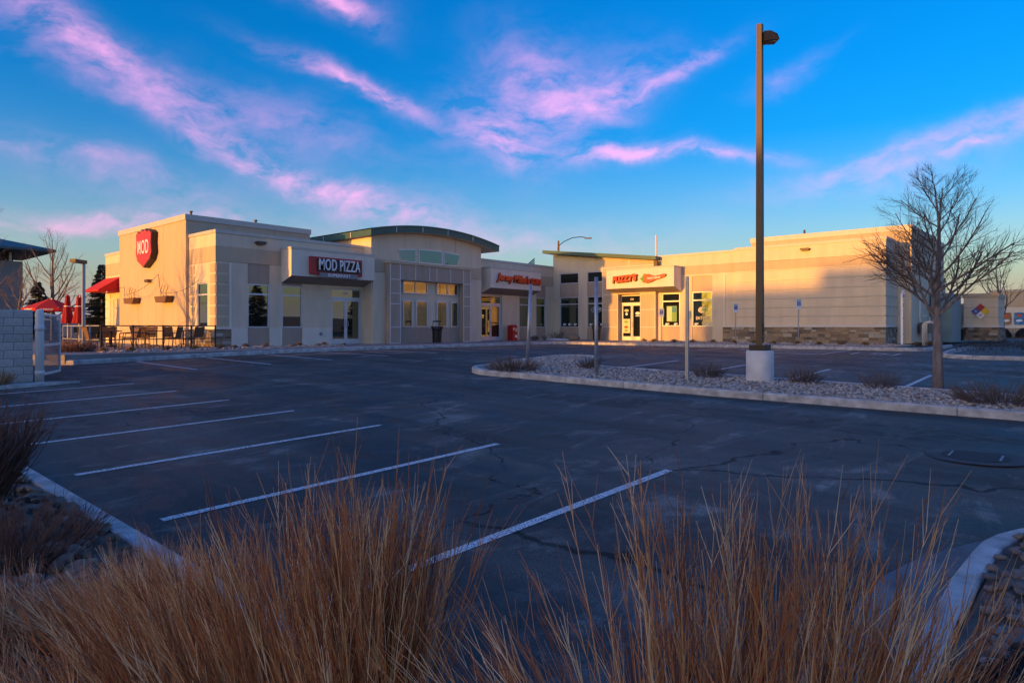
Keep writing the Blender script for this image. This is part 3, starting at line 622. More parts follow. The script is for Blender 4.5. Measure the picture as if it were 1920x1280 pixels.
# lights, vents and pipes on the building
def wallpack(ax,a,d,z,n='wall_light'):
    mb=MB(); P=(lambda a_,d_,z_:(a_,d_,z_)) if ax=='A' else (lambda a_,d_,z_:(d_,a_,z_))
    mb.prism([(a-.26,z+.06),(a-.18,z-.05),(a+.18,z-.05),(a+.26,z+.06),(a+.2,z+.1),(a-.2,z+.1)],ax,d-.22,d); return mb.build(n,MT['bronze'],B)
wallpack('A',2.1,0,4.84); wallpack('B',-17.8,24.84,5.2); wallpack('B',7.0,-.15,3.25)
for (x,y,z,r,h) in ((4.0,4.0,6.27,.06,.3),(.2,3.0,6.27,.05,.15)): MB().lathe([(r,z),(r,z+h),(r*1.6,z+h),(r*1.6,z+h+.06)],x,y,10).build('roof_vent',MT['bronze'],B)
MB().lathe([(.55,6.3),(.55,7.0),(.5,7.02)],32,-18.7,24).build('roof_fan',MT['galv'],B,True)
MB().lathe([(.06,6.5),(.06,6.85)],28.6,-16.6,8).build('roof_vent',MT['bronze'],B)
MB().lathe([(.1,5.0),(.1,5.4),(.3,5.45),(.3,5.5)],19.0,1.6,12).build('roof_vent',MT['galv'],B,True)
MB().lathe([(.07,5.0),(.07,7.6)],29.5,-6.0,8).build('vent_pipe',MT['white'],B)
bx('downspout_box',MT['bronze'],B,24.55,24.72,-8.75,-8.5,4.7,5.2)
MB().lathe([(.05,2.93),(.07,2.97),(.07,3.05),(.02,3.08)],24.93,-.25,10).build('camera_dome',MT['white'],B)
for a in (6.0-.6,16.95): MB().lathe([(.0,.0),(.09,.0),(.09,.03),(0,.05)],0,0,14).build('wall_outlet',MT['signgrey'],B,loc=(a,-.01 if a<8 else -.01,.55)).rotation_euler=(R(90),0,0)
# lattice vent on the roof behind the inner corner
lt=MB(); lt.prism([(25.2,5.3),(25.2,6.1),(23.9,5.3)],'A',2.0,2.1)
gv=MB()
for k in range(5): gv.prism([(23.9+.22*k,5.3),(24.0+.22*k,5.3),(25.2,6.05-.16*k),(25.2,6.12-.16*k)],'A',1.9,1.98)
gv.build('roof_screen',MT['green'],B)
# ------------------------------------------------------------------ signs
def shield():
    t=thing('shield_sign','large red shield sign with white capital letters on the sunlit side wall','sign',(-.16,7.1,0))
    pr=[(-1.05,5.72),(-.75,5.88),(-.52,5.80),(-.25,5.96),(0,5.88),(.25,5.96),(.52,5.80),(.75,5.88),(1.05,5.72),(1.0,5.2),(1.08,4.7),(.85,4.35),(.35,4.12),(0,3.95),(-.35,4.12),(-.85,4.35),(-1.08,4.7),(-1.0,5.2)]
    MB().prism([(-a,z) for a,z in pr],'B',-.28,0).build('shield_body',MT['signdark'],t); MB().prism([(-a*.94,4.95+(z-4.95)*.94) for a,z in pr],'B',-.30,-.27).build('shield_face',MT['red'],t)
    text('MOD',1.0,'B',0,-.31,4.98,MT['letter'],t,'lettering',.015,.62,.006,space=1.05); return t
shield()
t=thing('entrance_sign','red sign board with white capital letters over a grey strip on the left canopy','sign',(5.68,-.92,0))
bx('sign_board',MT['signred'],t,-1.52,1.5,-.16,0,3.5,4.36); bx('dark_panel',MT['signdark'],t,-1.2,1.4,-.18,-.155,3.62,4.27)  # red board with a dark panel behind the lettering
text('MOD PIZZA',.80,'A',.10,-.22,3.96,MT['letter'],t,'lettering',.03,.545,.004,space=1.06)
bx('sign_strip',MT['signgrey'],t,-1.05,1.15,-.24,-.16,3.36,3.58); text('SUPERFAST',.2,'A',.05,-.25,3.475,MT['letter'],t,'lettering',.01,1.15,.004,space=1.2)
t=thing('script_sign','red script lettering sign on the canopy over the second entrance','sign',(19.95,-.97,0))
for s,a,z,sz in (('Jersey',-1.45,4.13,.62),('Mike\'s',.18,4.07,.66),('SUBS',1.68,4.0,.52)):
    text(s,sz,'A',a,-.10,z,MT['redletter'],t,'lettering',.045,.95,.022,.25 if s!='SUBS' else .1,rot=R(-1.5)); text(s,sz,'A',a+.03,-.02,z-.03,MT['signdark'],t,'letter_shadow',.02,.97,.04,.25 if s!='SUBS' else .1,rot=R(-1.5))
t=thing('pepper_sign','red lettering and red pepper sign on the sunlit canopy of the wing','sign',(23.93,-7.77,0))
text("FUZZY'S",.56,'B',1.05,-.07,4.06,MT['redletter'],t,'lettering',.05,.86,.028,.18,rot=R(3)); text("FUZZY'S",.56,'B',1.02,-.01,4.03,MT['signdark'],t,'letter_shadow',.01,.88,.045,.18,rot=R(3))
pep=[(-.35,4.02),(-.45,4.28),(-.75,4.26),(-1.1,4.14),(-1.4,4.18),(-1.75,4.24),(-1.95,4.2),(-1.9,4.08),(-1.6,3.98),(-1.2,3.9),(-.9,3.78),(-.6,3.74),(-.4,3.82)]
flat('pepper_shadow',MT['signdark'],t,'B',[(a*1.03-.0,4.02+(z-4.02)*1.12) for a,z in pep],-.03,.02); flat('pepper_body',MT['pepper'],t,'B',pep,-.09,.06)
flat('pepper_stem',MT['leafgreen'],t,'B',[(-.12,4.0),(-.3,4.12),(-.42,4.34),(-.5,4.3),(-.42,4.05),(-.46,3.78),(-.38,3.74),(-.28,3.9)],-.10,.05)
text('TACO SHOP',.17,'B',-1.12,-.10,4.02,MT['letter'],t,'lettering',.005,1,.004,rot=R(2))
# window stickers on the wing
def decal(name,label,ax,a,d,z,builder):
    t=thing(name,label,'window sticker',(d,a,z) if ax=='B' else (a,d,z)); builder(t); return t
def ell(rx,rz,cx=0,cz=0,n=14): return [(cx+rx*math.cos(2*math.pi*i/n),cz+rz*math.sin(2*math.pi*i/n)) for i in range(n)]
def fish(t,s,m1,m2):
    flat('sticker_body',m1,t,'B',[(a*s,z*s) for a,z in [(.5,.05),(.3,.3),(.05,.33),(-.1,.22),(-.3,.3),(-.6,.28),(-.45,.08),(-.62,-.1),(-.3,-.05),(-.05,-.3),(.2,-.28),(.42,-.15)]],-.012,.004)
    flat('sticker_patch',m2,t,'B',[(a*s,z*s) for a,z in [(.1,-.1),(.05,.15),(-.2,.18),(-.5,.22),(-.4,.05),(-.5,-.04),(-.2,-.08)]],-.016,.003)
GX=25.07
decal('big_window_sticker','large cream and green sticker with hand-drawn words in the window beside the siding','B',-11.62,GX,1.0,lambda t:(fish(t,.62,MT['cream'],MT['lime']).__class__,[setattr(c,'location',(0,0,.95)) for c in t.children],text('EAT ME!',.27,'B',0,-.012,.45,MT['cream'],t,'lettering',.002,.9,.012)))
k=0
for v in (-1.0,-1.45,-1.95,-3.3,-3.75,-4.2,-9.2,-9.8,-11.2,-12.0):
    nm={0:'left of three small pale stickers low in the window nearest the inner corner',1:'middle of three small pale stickers low in the window nearest the inner corner',2:'right of three small pale stickers low in the window nearest the inner corner',3:'left small pale sticker low in the window with the oval sign',4:'middle small pale sticker low in the window with the oval sign',5:'right small pale sticker low in the window with the oval sign',6:'left small pale sticker under the poster in the sunlit window',7:'right small pale sticker under the poster in the sunlit window',8:'left small sticker under the hand-drawn words',9:'right small sticker under the hand-drawn words'}[k]; k+=1
    tt=thing('window_sticker',nm,'window sticker',(GX,v,1.08),'small stickers along the window sills'); fish(tt,.26,MT['signwhite'],MT['cream'])
t=thing('open_sign','pale oval outline sign reading open in the window left of the sunlit bay','sign',(GX,-3.75,2.12))
pts=[(-.012,a,z) for a,z in ell(.42,.2,n=24)]; MB().tube(pts+[pts[0]],.016,5).build('oval_outline',MT['signwhite'],t); text('OPEN',.24,'B',0,-.015,0,MT['signwhite'],t,'lettering',.004,.95,.004,.2)
t=thing('window_poster','green and yellow poster in the sunlit window right of the entrance','poster',(GX,-9.55,1.75))
flat('poster_sheet',MT['lime'],t,'B',[(.38,-.5),(-.33,-.5),(-.33,.5),(.38,.5)],-.012,.004); flat('poster_patch',MT['cream'],t,'B',[(.35,-.45),(.02,-.45),(.02,.45),(.35,.45)],-.016,.003); flat('poster_blue',mat('poster_teal',(.05,.25,.32),.6),t,'B',[(0,.1),(-.3,.1),(-.3,.46),(0,.46)],-.016,.003)
t=thing('door_poster','tall cream and green menu poster on the left leaf of the wing entrance','poster',(25.135,-6.15,.95))
flat('poster_sheet',MT['cream'],t,'B',[(.27,-.45),(-.27,-.45),(-.27,.5),(.27,.5)],-.012,.004)
for zz,mm in ((.3,'lime'),(-.05,'pepper'),(-.28,'lime')): flat('poster_patch',MT[mm],t,'B',ell(.16,.09,.03,zz),-.016,.003)
t=thing('door_notice','small pale notice on the right leaf of the wing entrance','notice',(25.135,-7.0,1.72)); flat('notice_sheet',MT['signwhite'],t,'B',ell(.18,.1,0,.1),-.012,.004); flat('notice_strip',MT['signwhite'],t,'B',[(.16,-.1),(-.16,-.1),(-.16,-.04),(.16,-.04)],-.012,.004)
t=thing('door_badge','round pale badge above the menu poster on the wing entrance','notice',(25.135,-6.15,1.9)); flat('badge_disc',MT['cream'],t,'B',ell(.17,.09,0,.12),-.012,.004); flat('badge_dot',MT['signwhite'],t,'B',ell(.09,.09,0,-.12),-.012,.004)
# ------------------------------------------------------------------ poles, posts, street furniture
def T(name,label,cat,x,y,dz=0,group=None): return thing(name,label,cat,(x,y,gz(x,y)+dz),group)
t=T('light_pole','tall square bronze parking lot light pole on a round concrete base','light pole',1.9,-23.7,.08)
MB().lathe([(.30,-.1),(.31,.0),(.31,.74),(.29,.77)],0,0,32).build('concrete_base',MT['concrete'],t,True)
for p in t.children: p.data.polygons.foreach_set('use_smooth',[len(q.vertices)==4 for q in p.data.polygons])
MB().box(-.19,.19,-.19,.19,.77,.90).build('base_cover',MT['black'],t)
pz=8.42; pm=MB(); pm.add([(-.075,-.075,.9),(.075,-.075,.9),(.075,.075,.9),(-.075,.075,.9),(-.06,-.06,pz),(.06,-.06,pz),(.06,.06,pz),(-.06,.06,pz)],[(0,3,2,1),(4,5,6,7),(0,1,5,4),(1,2,6,5),(2,3,7,6),(3,0,4,7)]); pole=pm.build('pole',MT['bronze'],t)
hd=MB(); L=.30
prof=[(.0,-.06,.17),(.12,-.13,.2),(.30,-.17,.15),(.36,-.13,.02),(.30,.0,-.02)]
hd.add([(.06,-.13,-.13),(.06,.13,-.13),(.06,.13,.10),(.06,-.13,.10),(.40,-.16,-.10),(.40,.16,-.10),(.36,.14,.03),(.36,-.14,.03),(.2,.15,.10),(.2,-.15,.10)],[(0,3,9,7,4),(1,5,6,8,2),(0,1,2,3),(3,2,8,9),(9,8,6,7),(7,6,5,4),(0,4,5,1)])
MB().box(-.05,.05,-.082,-.07,1.15,1.4).build('hand_hole_cover',MT['black'],t)
for sx in(-1,1):
    for sy in(-1,1): MB().lathe([(.025,.9),(.025,.93),(.012,.95)],sx*.14,sy*.14,6).build('anchor_bolt',MT['galv'],t)
h=hd.build('lamp_head',MT['black'],t,loc=(0,0,pz-.3)); h.rotation_euler=(0,0,R(-49)); bx('lamp_lens',MT['signgrey'],h,.14,.34,-.09,.09,-.128,-.118)
def post(x,y,h,label,kind,lean=(0,0)):
    t=T('sign_post',label,'post',x,y,.08,'bare metal posts in the island')
    if kind=='round': MB().tube([(0,0,-.1),(lean[0],lean[1],h)],.05,12).build('pipe',MT['galv'],t,True)
    else:
        mb=MB(); n=int(h/.05); w=.032
        mb.box(-w,w,-w,w,-.1,h).build('square_tube',MT['galv'],t); hb=MB()
        for i in range(2,n):
            z=i*.05; hb.box(-w-.002,-w-.001,-.009,.009,z-.009,z+.009); hb.box(-.009,.009,-w-.002,-w-.001,z-.009,z+.009)
        hb.build('punched_holes',MT['black'],t)
    return t
post(1.05,-17.3,2.45,'leaning smooth grey pipe post next to the spreading bush at the island nose','round',(.03,-.12))
post(.95,-19.75,2.58,'upright grey post between the leaning pipe and the dotted post','round')
post(1.0,-22.3,2.52,'perforated square steel post nearest the light pole','square')
def accsign(x,y,h,label,base=0):
    t=thing('accessible_parking_sign',label,'sign',(x,y,base),'accessible parking signs'); t.rotation_euler=(0,0,R(-40))
    MB().tube([(0,0,-.1),(0,0,h)],.025,6).build('post',MT['galv'],t); bx('sign_plate',MT['signwhite'],t,-.16,.16,-.045,-.03,h-.48,h+.03); bx('blue_square',MT['blue'],t,-.10,.10,-.05,-.044,h-.33,h-.12)
    bx('header_text',MT['signgreen'],t,-.12,.12,-.05,-.044,h-.07,h-.03)
    w=MB(); pts=[(.005+.045*math.cos(R(a)),-.053,h-.255+.045*math.sin(R(a))) for a in range(-210,40,25)]; w.tube(pts,.008,4); w.tube([(-.015,-.053,h-.15),(-.015,-.053,h-.215),(.035,-.053,h-.215),(.055,-.053,h-.275)],.009,4); w.build('wheelchair_symbol',MT['signwhite'],t)
    return t
accsign(22.3,-10.25,2.0,'accessible parking sign in front of the sunlit window by the wing entrance'); accsign(22.4,-14.8,2.2,'accessible parking sign left of the light pole against the siding'); accsign(22.5,-18.15,2.35,'accessible parking sign right of the light pole against the siding')
def bin_(x,y,label):
    t=thing('litter_bin',label,'litter bin',(x,y,0),'slatted litter bins')
    mb=MB()
    for i in range(22):
        a=2*math.pi*i/22; c,s=math.cos(a),math.sin(a)
        def q(r,w,z): return [(c*r-s*w,s*r+c*w,z),(c*r+s*w,s*r-c*w,z)]
        p0,p1,p2=q(.25,.025,.04),q(.27,.025,.7),q(.36,.03,.92); p=p0+p1+p2; inn=[(v[0]*.94,v[1]*.94,v[2]) for v in p]
        mb.add(p,[(0,1,3,2),(2,3,5,4)]); mb.add(inn,[(0,2,3,1),(2,4,5,3)])
    mb.build('slats',MT['iron'],t); MB().lathe([(.22,.03),(.22,.75)],0,0,18).build('liner',MT['black'],t); r=MB(); ring=[(.35*math.cos(2*math.pi*i/20),.35*math.sin(2*math.pi*i/20),.92) for i in range(21)]; r.tube(ring,.018,5); r.tube([(x_*.72,y_*.72,.08) for x_,y_,z_ in ring],.015,5); r.build('hoops',MT['iron'],t)
    for a in (0,120,240): MB().tube([(.3*math.cos(R(a)),.3*math.sin(R(a)),.9),(.2*math.cos(R(a)),.2*math.sin(R(a)),1.2)],.014,5).build('lid_support',MT['iron'],t)
    MB().lathe([(.26,1.19),(.27,1.21),(.2,1.25),(.02,1.27)],0,0,18).build('lid',MT['iron'],t,True)
bin_(11.6,-2.0,'dark slatted litter bin in front of the arched block windows'); bin_(23.9,-4.55,'slatted litter bin catching sun left of the wing entrance')
t=thing('red_dispenser_box','red metal box with white stickers beside the second entrance','box',(19.75,-.55,0))
mb=MB(); mb.prism([(-.25,0),(.25,0),(.25,.92),(.12,1.06),(-.25,1.0)],'A',-.25,.2); mb.build('box_body',MT['red'],t); bx('sticker',MT['letter'],t,-.18,-.06,-.256,-.25,.7,.85); bx('sticker',MT['cream'],t,.05,.19,-.256,-.25,.58,.84); bx('sticker',MT['letter'],t,-.0,.22,-.256,-.25,.2,.38)
# block wall and gate at the left edge
t=thing('block_wall','grey concrete block enclosure wall at the left edge','wall',(0,0,0))
GZ=gz(-9,-9.7); bx('wall_core',MT['mortar'],t,-13.99,-9.03,-9.63,-9.46,GZ-.2,GZ+1.80); bx('wall_core',MT['mortar'],t,-9.21,-9.03,-9.46,-4.5,GZ-.2,GZ+1.80)
bm_=None
mb=MB(); mb.box(-.195,.195,-.1,.1,-.095,.095); bme=mb.mesh('block'); b2=bmesh.new(); b2.from_mesh(bme); bmesh.ops.bevel(b2,geom=b2.edges[:],offset=.008,segments=1,affect='EDGES'); b2.to_mesh(bme); b2.free(); bme.materials.append(MT['block'])
hme=bme.copy(); [setattr(v.co,'x',v.co.x*.49) for v in hme.vertices]
for r in range(9):
    z=GZ+.1+r*.2
    x=-9.02-.2 if r%2==0 else -9.02-.1
    first=True
    while x>-13.8:
        half=(r%2==1 and first)
        o=bpy.data.objects.new('block',hme if half else bme); COL.objects.link(o); o.parent=t; o.location=(x,-9.545,z)
        x-= (.3 if half else .4); first=False
    y=-9.25+ (.0 if r%2==0 else .2)
    while y<-4.6:
        o=bpy.data.objects.new('block',bme); COL.objects.link(o); o.parent=t; o.location=(-9.12,y,z); o.rotation_euler=(0,0,R(90)); y+=.4
t=thing('gate_post','round white steel gate post with welded collars beside the block wall','post',(-8.97,-10.0,gz(-9,-10)))
MB().lathe([(.095,-.1),(.095,1.72),(.07,1.80),(.02,1.82)],0,0,16).build('pipe',MT['white'],t,True); MB().lathe([(.104,.22),(.104,.30)],0,0,16).build('collar',MT['white'],t,True); MB().lathe([(.104,1.28),(.104,1.42)],0,0,16).build('collar',MT['white'],t,True)
t=thing('enclosure_gate','white steel framed mesh gate standing open behind the gate post','gate',(-8.85,-9.35,gz(-8.7,-9)+.1),rz=R(62))
mb=MB()
for x in (.0,1.9): mb.box(x,x+.06,-.025,.025,0,1.6)
for z in (0,.75,1.54): mb.box(.06,1.9,-.024,.024,z,z+.06)
mb.build('gate_frame',MT['white'],t); mm=MB()
for i in range(1,37): mm.box(.06+i*.05,.064+i*.05,-.004,.004,.06,1.54)
for i in range(1,28): mm.box(.06,1.9,-.003,.003,.05+i*.054,.054+i*.054)
mm.build('wire_mesh',MT['galv'],t); 
slab('enclosure_pad',[(-30,-10.2),(-8.9,-10.25),(-8.3,-10.7),(-9.4,-10.9),(-30,-10.9)],-.9,gz(-9,-10.4)+.05,MT['kerb'])
# ------------------------------------------------------------------ patio
t=thing('patio_railing','dark metal patio railing running from the shop corner','railing',(0,0,0))
us=[-.75,-1.75,-2.85,-3.95,-5.05]
for u in us: bx('post',MT['iron'],t,u-.025,u+.025,-1.625,-1.575,-.05,.98)
for z in (.95,.42): bx('rail',MT['iron'],t,-5.05,-.75,-1.62,-1.58,z-.02,z+.02)
t=thing('patio_railing','grey metal patio railing along the far end of the patio','railing',(0,0,0))
for v in (-.5,.6,1.7,2.8): bx('post',MT['galv'],t,-5.125,-5.075,v-.025,v+.025,-.05,.98)
for z in (.95,.42): bx('rail',MT['galv'],t,-5.12,-5.08,-1.57,2.8,z-.02,z+.02)
def chair(x,y,rz,label):
    t=thing('patio_chair',label,'chair',(x,y,0),'metal patio chairs',rz)
    mb=MB(); mb.box(-.24,.24,-.23,.23,.43,.455); mb.build('seat',MT['wicker'],t)
    bk=MB(); bk.add([(-.23,.22,.46),(.23,.22,.46),(.26,.33,.90),(-.26,.33,.90),(-.23,.24,.46),(.23,.24,.46),(.26,.35,.90),(-.26,.35,.90)],[(0,1,2,3),(7,6,5,4),(0,4,5,1),(3,2,6,7),(0,3,7,4),(1,5,6,2)]); bk.build('backrest',MT['wicker'],t)
    for s in (-1,1):
        MB().tube([(s*.25,-.26,0),(s*.24,-.22,.44),(s*.27,-.2,.64),(s*.27,.2,.66),(s*.26,.28,.66)],.013,5).build('front_leg',MT['iron'],t); MB().tube([(s*.25,.30,0),(s*.23,.22,.3),(s*.235,.23,.46),(s*.262,.34,.91)],.013,5).build('rear_leg',MT['iron'],t)
    MB().tube([(-.262,.34,.905),(0,.36,.93),(.262,.34,.905)],.014,5).build('top_rail',MT['iron'],t)
def table(x,y,label):
    t=thing('patio_table',label,'table',(x,y,0),'round metal patio tables')
    MB().lathe([(.38,.72),(.385,.735),(.38,.75)],0,0,24).build('table_top',MT['iron'],t); MB().lathe([(.03,.1),(.03,.72)],0,0,8).build('pedestal',MT['iron'],t)
    for a in (45,135,225,315): MB().tube([(0,0,.16),(.2*math.cos(R(a)),.2*math.sin(R(a)),.13),(.32*math.cos(R(a)),.32*math.sin(R(a)),0)],.014,5).build('foot',MT['iron'],t)
tb=[(-1.15,.6),(-2.6,-.3),(-3.9,.9),(-4.4,-.6),(-3.0,4.0),(-2.1,2.3),(-4.2,2.8)]
nm=['nearest the shop corner','in the middle of the patio railing','behind the middle of the patio','by the railing corner','at the back of the patio','behind the table nearest the corner','behind the railing corner table']
for i,(x,y) in enumerate(tb):
    table(x,y,'round dark patio table '+nm[i])
    for j,a in enumerate((20,200) if i!=4 else (60,240,330)):
        chair(x+.62*math.sin(R(a+i*25)),y-.62*math.cos(R(a+i*25)),R(a+i*25+180),'metal patio chair %s the round table %s'%(('in front of','behind','left of')[j],nm[i]))
def umbrella(x,y,label,openu):
    t=thing('patio_umbrella',label,'umbrella',(x,y,0)); MB().lathe([(.25,0),(.25,.06),(.03,.1)],0,0,16).build('base',MT['iron'],t); MB().lathe([(.022,.05),(.022,2.62)],0,0,8).build('pole',MT['white'],t)
    mb=MB(); n=8
    if openu:
        r=1.45; rim=[(r*math.cos(2*math.pi*i/n),r*math.sin(2*math.pi*i/n)) for i in range(n)]
        mb.add([(0,0,2.62)]+[(x_,y_,2.0) for x_,y_ in rim]+[(x_*1.0,y_*1.0,1.83) for x_,y_ in rim],[(0,i+1,(i+1)%n+1) for i in range(n)]+[(i+1,i+1+n,(i+1)%n+1+n,(i+1)%n+1) for i in range(n)])
        mb.build('canopy',MT['fabric'],t)
        for i in range(n):
            x0,y0=rim[i];x1,y1=rim[(i+1)%n]; c=Vector(((x0+x1)/2,(y0+y1)/2)); nn=c.normalized()
            o=text('SUPERFAST',.14,'A',0,0,0,MT['letter'],t,'lettering',.002,.9,.003); o.location=(c.x+nn.x*.012,c.y+nn.y*.012,1.91); o.rotation_euler=(0,0,math.atan2(nn.y,nn.x)+R(90))
            MB().tube([(0,0,2.55),(x0,y0,2.0)],.01,4).build('rib',MT['white'],t)
    else:
        rr=[(.05,2.66),(.10,2.55),(.11,2.35),(.13,2.1),(.17,1.8),(.24,1.35),(.29,1.12),(.27,1.1)]
        b=len(mb.v); k=20
        for r,z in rr:
            for j in range(k): a=2*math.pi*j/k; q=r*(1+.28*math.sin(a*6+z)); mb.v.append((q*math.cos(a),q*math.sin(a),z))
        for i in range(len(rr)-1):
            for j in range(k): mb.f.append((b+i*k+j,b+i*k+(j+1)%k,b+(i+1)*k+(j+1)%k,b+(i+1)*k+j)); mb.mi.append(0)
        mb.build('folded_canopy',MT['fabricdk'],t,True); MB().lathe([(.18,2.02),(.18,2.06)],0,0,14).build('strap',MT['letter'],t)
umbrella(-2.03,16.85,'open red patio umbrella with white lettering on its valance',True)
umbrella(-2.33,12.6,'left of the two folded dark red umbrellas',False); umbrella(-1.9,12.2,'right of the two folded dark red umbrellas',False)
t=thing('lot_lamp','slim dark lamp post with a flat head at the patio corner','lamp post',(-5.31,-.5,-.1)); MB().box(-.05,.05,-.05,.05,0,3.55).build('pole',MT['galv'],t); MB().box(-.62,.05,-.11,.11,3.42,3.55).build('lamp_head',MT['bronze'],t).rotation_euler=(0,0,R(40))
t=thing('door_awning','red canvas awning over the side door','awning',(-.005,0,0))
mb=MB(); mb.add([(0,11.55,3.75),(0,14.1,3.75),(-1.15,14.1,2.98),(-1.15,11.55,2.98),(0,11.55,2.9),(0,14.1,2.9),(-1.15,14.1,2.9),(-1.15,11.55,2.9)],[(0,1,2,3),(0,3,7,4),(1,5,6,2),(3,2,6,7),(4,7,6,5)]); mb.build('canvas',MT['fabric'],t)
for y,z,l in ((9.0,2.15,'dark hanging planter trough under the shield sign'),(4.8,2.12,'brown hanging planter trough nearest the shop corner')):
    t=thing('wall_planter',l,'planter',(-.17,y,z),'planter troughs on the side wall'); MB().prism([(-.75,.3),(.75,.3),(.55,0),(-.55,0)],'B',-.35,-.02).build('trough',MT['wicker'],t)
    for s in(-.4,0,.3): MB().tube([(-.18,s,.28),(-.2,s+.05,.5),(-.12,s+.02,.85+s*.2)],.012,5).build('dry_stalk',MT['twig'],t)
t=thing('string_lights','string of small bulbs looped across the sunlit side wall','string lights',(0,0,0))
anch=[(-4.9,12,2.4),(-.3,10.2,3.1),(-1.2,7.5,2.55),(-.3,5.6,3.55),(-.9,3.6,2.55),(-.3,1.0,3.05)]; wire=MB(); bulbs=MB(); allp=[]
for i in range(len(anch)-1):
    a,b=Vector(anch[i]),Vector(anch[i+1]); pts=[]
    for k in range(13):
        s=k/12; p=a.lerp(b,s); p.z-=.45*4*s*(1-s)*.5; pts.append(p); 
        if k%3==1: allp.append(p)
    wire.tube(pts,.012,4)
wire.build('wire',MT['black'],t)
for p in allp: MB().lathe([(.015,0),(.03,-.04),(.035,-.08),(.01,-.12)],0,0,8).build('bulb',MT['bulb'],t,True,loc=p)
# ------------------------------------------------------------------ plants
def grow(mbT,mbC,rnd,p,d,L,r,lev,maxlev,up,nside):
    k=6 if lev<2 else 4; pts=[p.copy()]; rad=[r]; dd=d.normalized(); 
    for i in range(k):
        j=Vector((rnd.uniform(-1,1),rnd.uniform(-1,1),rnd.uniform(-1,1)))*(.10 if lev<1 else .17); dd=(dd+j+Vector((0,0,up*(.10 if lev else .02)))).normalized(); p=p+dd*L/k; pts.append(p.copy()); rad.append(r*(1-(i+1)/k*(.9 if lev==0 else .6 if lev<maxlev else .7)))
    (mbT if lev<1 else mbC).tube(pts,rad,nside[min(lev,len(nside)-1)],0 if lev<1 else (0 if lev<2 else 1),cap=lev<1)
    return pts,rad
def bare_tree(mbT,mbC,seed,H,trunkH,r0,limbs=10,spread=48,sub=(7,5),tw=.5,up=1.0,crown=1.0):
    rnd=random.Random(seed); pts,rad=grow(mbT,mbC,rnd,Vector((0,0,-.1)),Vector((.01,0,1)),H*.93,r0,0,3,.4,(10,6,4,3)); n=len(pts)
    def rec(p,d,L,r,lev):
        q,rr=grow(mbT,mbC,rnd,p,d,L,r,lev,3,up,(10,6,4,3))
        if lev>=3: return
        m=sub[lev-1] if lev-1<len(sub) else 4
        for c in range(m):
            s=.22+.76*(c+rnd.random()*.8)/m; i=min(int(s*(len(q)-1)),len(q)-2); f=s*(len(q)-1)-i; bp=q[i].lerp(q[i+1],f)
            ax=(q[i+1]-q[i]).normalized(); side=ax.orthogonal().normalized(); side.rotate(Matrix.Rotation(rnd.uniform(0,6.28),3,ax))
            a=R(rnd.uniform(25,48)); nd=ax*math.cos(a)+side*math.sin(a)
            rec(bp,nd,L*rnd.uniform(.38,.6)*(1.1-s*.4),max(rr[i]*.5,.0022),lev+1)
    for c in range(limbs):
        s=trunkH/H+(.93-trunkH/H)*((c+.3)/limbs)**1.15; z=s*H; i=min(int(s/.93*(n-1)),n-2); bp=pts[i].lerp(pts[i+1],min(1,max(0,s/.93*(n-1)-i)))
        a=c*2.4+rnd.uniform(-.4,.4); el=R(rnd.uniform(90-spread,90-spread+14)+s*18); d=Vector((math.cos(a)*math.cos(el),math.sin(a)*math.cos(el),math.sin(el)))
        L=H*(.46*crown)*(1.12-.85*(s-trunkH/H)/(1-trunkH/H)); rec(bp,d,L,max(rad[i]*.40,.007),1)
def tree(name,label,x,y,z,seed,H,trunkH,r0,m=('bark','twig'),rz=0,group=None,**k):
    t=thing(name,label,'tree',(x,y,z),group,rz); a,b=MB(),MB(); bare_tree(a,b,seed,H,trunkH,r0,**k); a.build('trunk',MT[m[0]],t,True,fix=False); b.build('crown',[MT[m[0]],MT[m[1]]],t,True,fix=False); return t
tree('bare_tree','leafless tree with a pale trunk in the gravel island in front of the wing end',2.97,-27.1,gz(3,-27)+.08,11,4.75,1.5,.115,limbs=26,spread=70,sub=(12,10),crown=.80,up=.6)
tree('bare_tree','leafless tree behind the stone-based enclosure at the right edge',46.5,-25.15,-.1,5,6.4,1.6,.16,limbs=11,spread=58,sub=(6,4))
def copytree(src,x,y,z,s,rz,label):
    c=src.copy(); COL.objects.link(c); c.location=(x,y,z); c.scale=(s,s,s); c.rotation_euler=(0,0,rz); c['label']=label
    for ch in src.children:
        d=ch.copy(); COL.objects.link(d); d.parent=c
    return c
bt=tree('bare_tree','pale leafless tree behind the open umbrella, tallest of the left row',3.0,36,-.2,21,9.0,1.8,.22,('palebark','palebark'),limbs=16,spread=62,sub=(6,5),group='leafless trees beyond the patio')
copytree(bt,-.6,31,-.2,.62,1.9,'low leafless tree beside the far grey tower'); copytree(bt,-1.5,42,-.2,.8,3.3,'leafless tree left of the tallest one beyond the patio')
copytree(bt,-21,-1,-.5,.55,.7,'leafless street tree left of the block enclosure')
copytree(bt,-8.1,4.0,-.2,.65,2.2,'leafless tree whose branches reach in at the left edge above the grey tower')
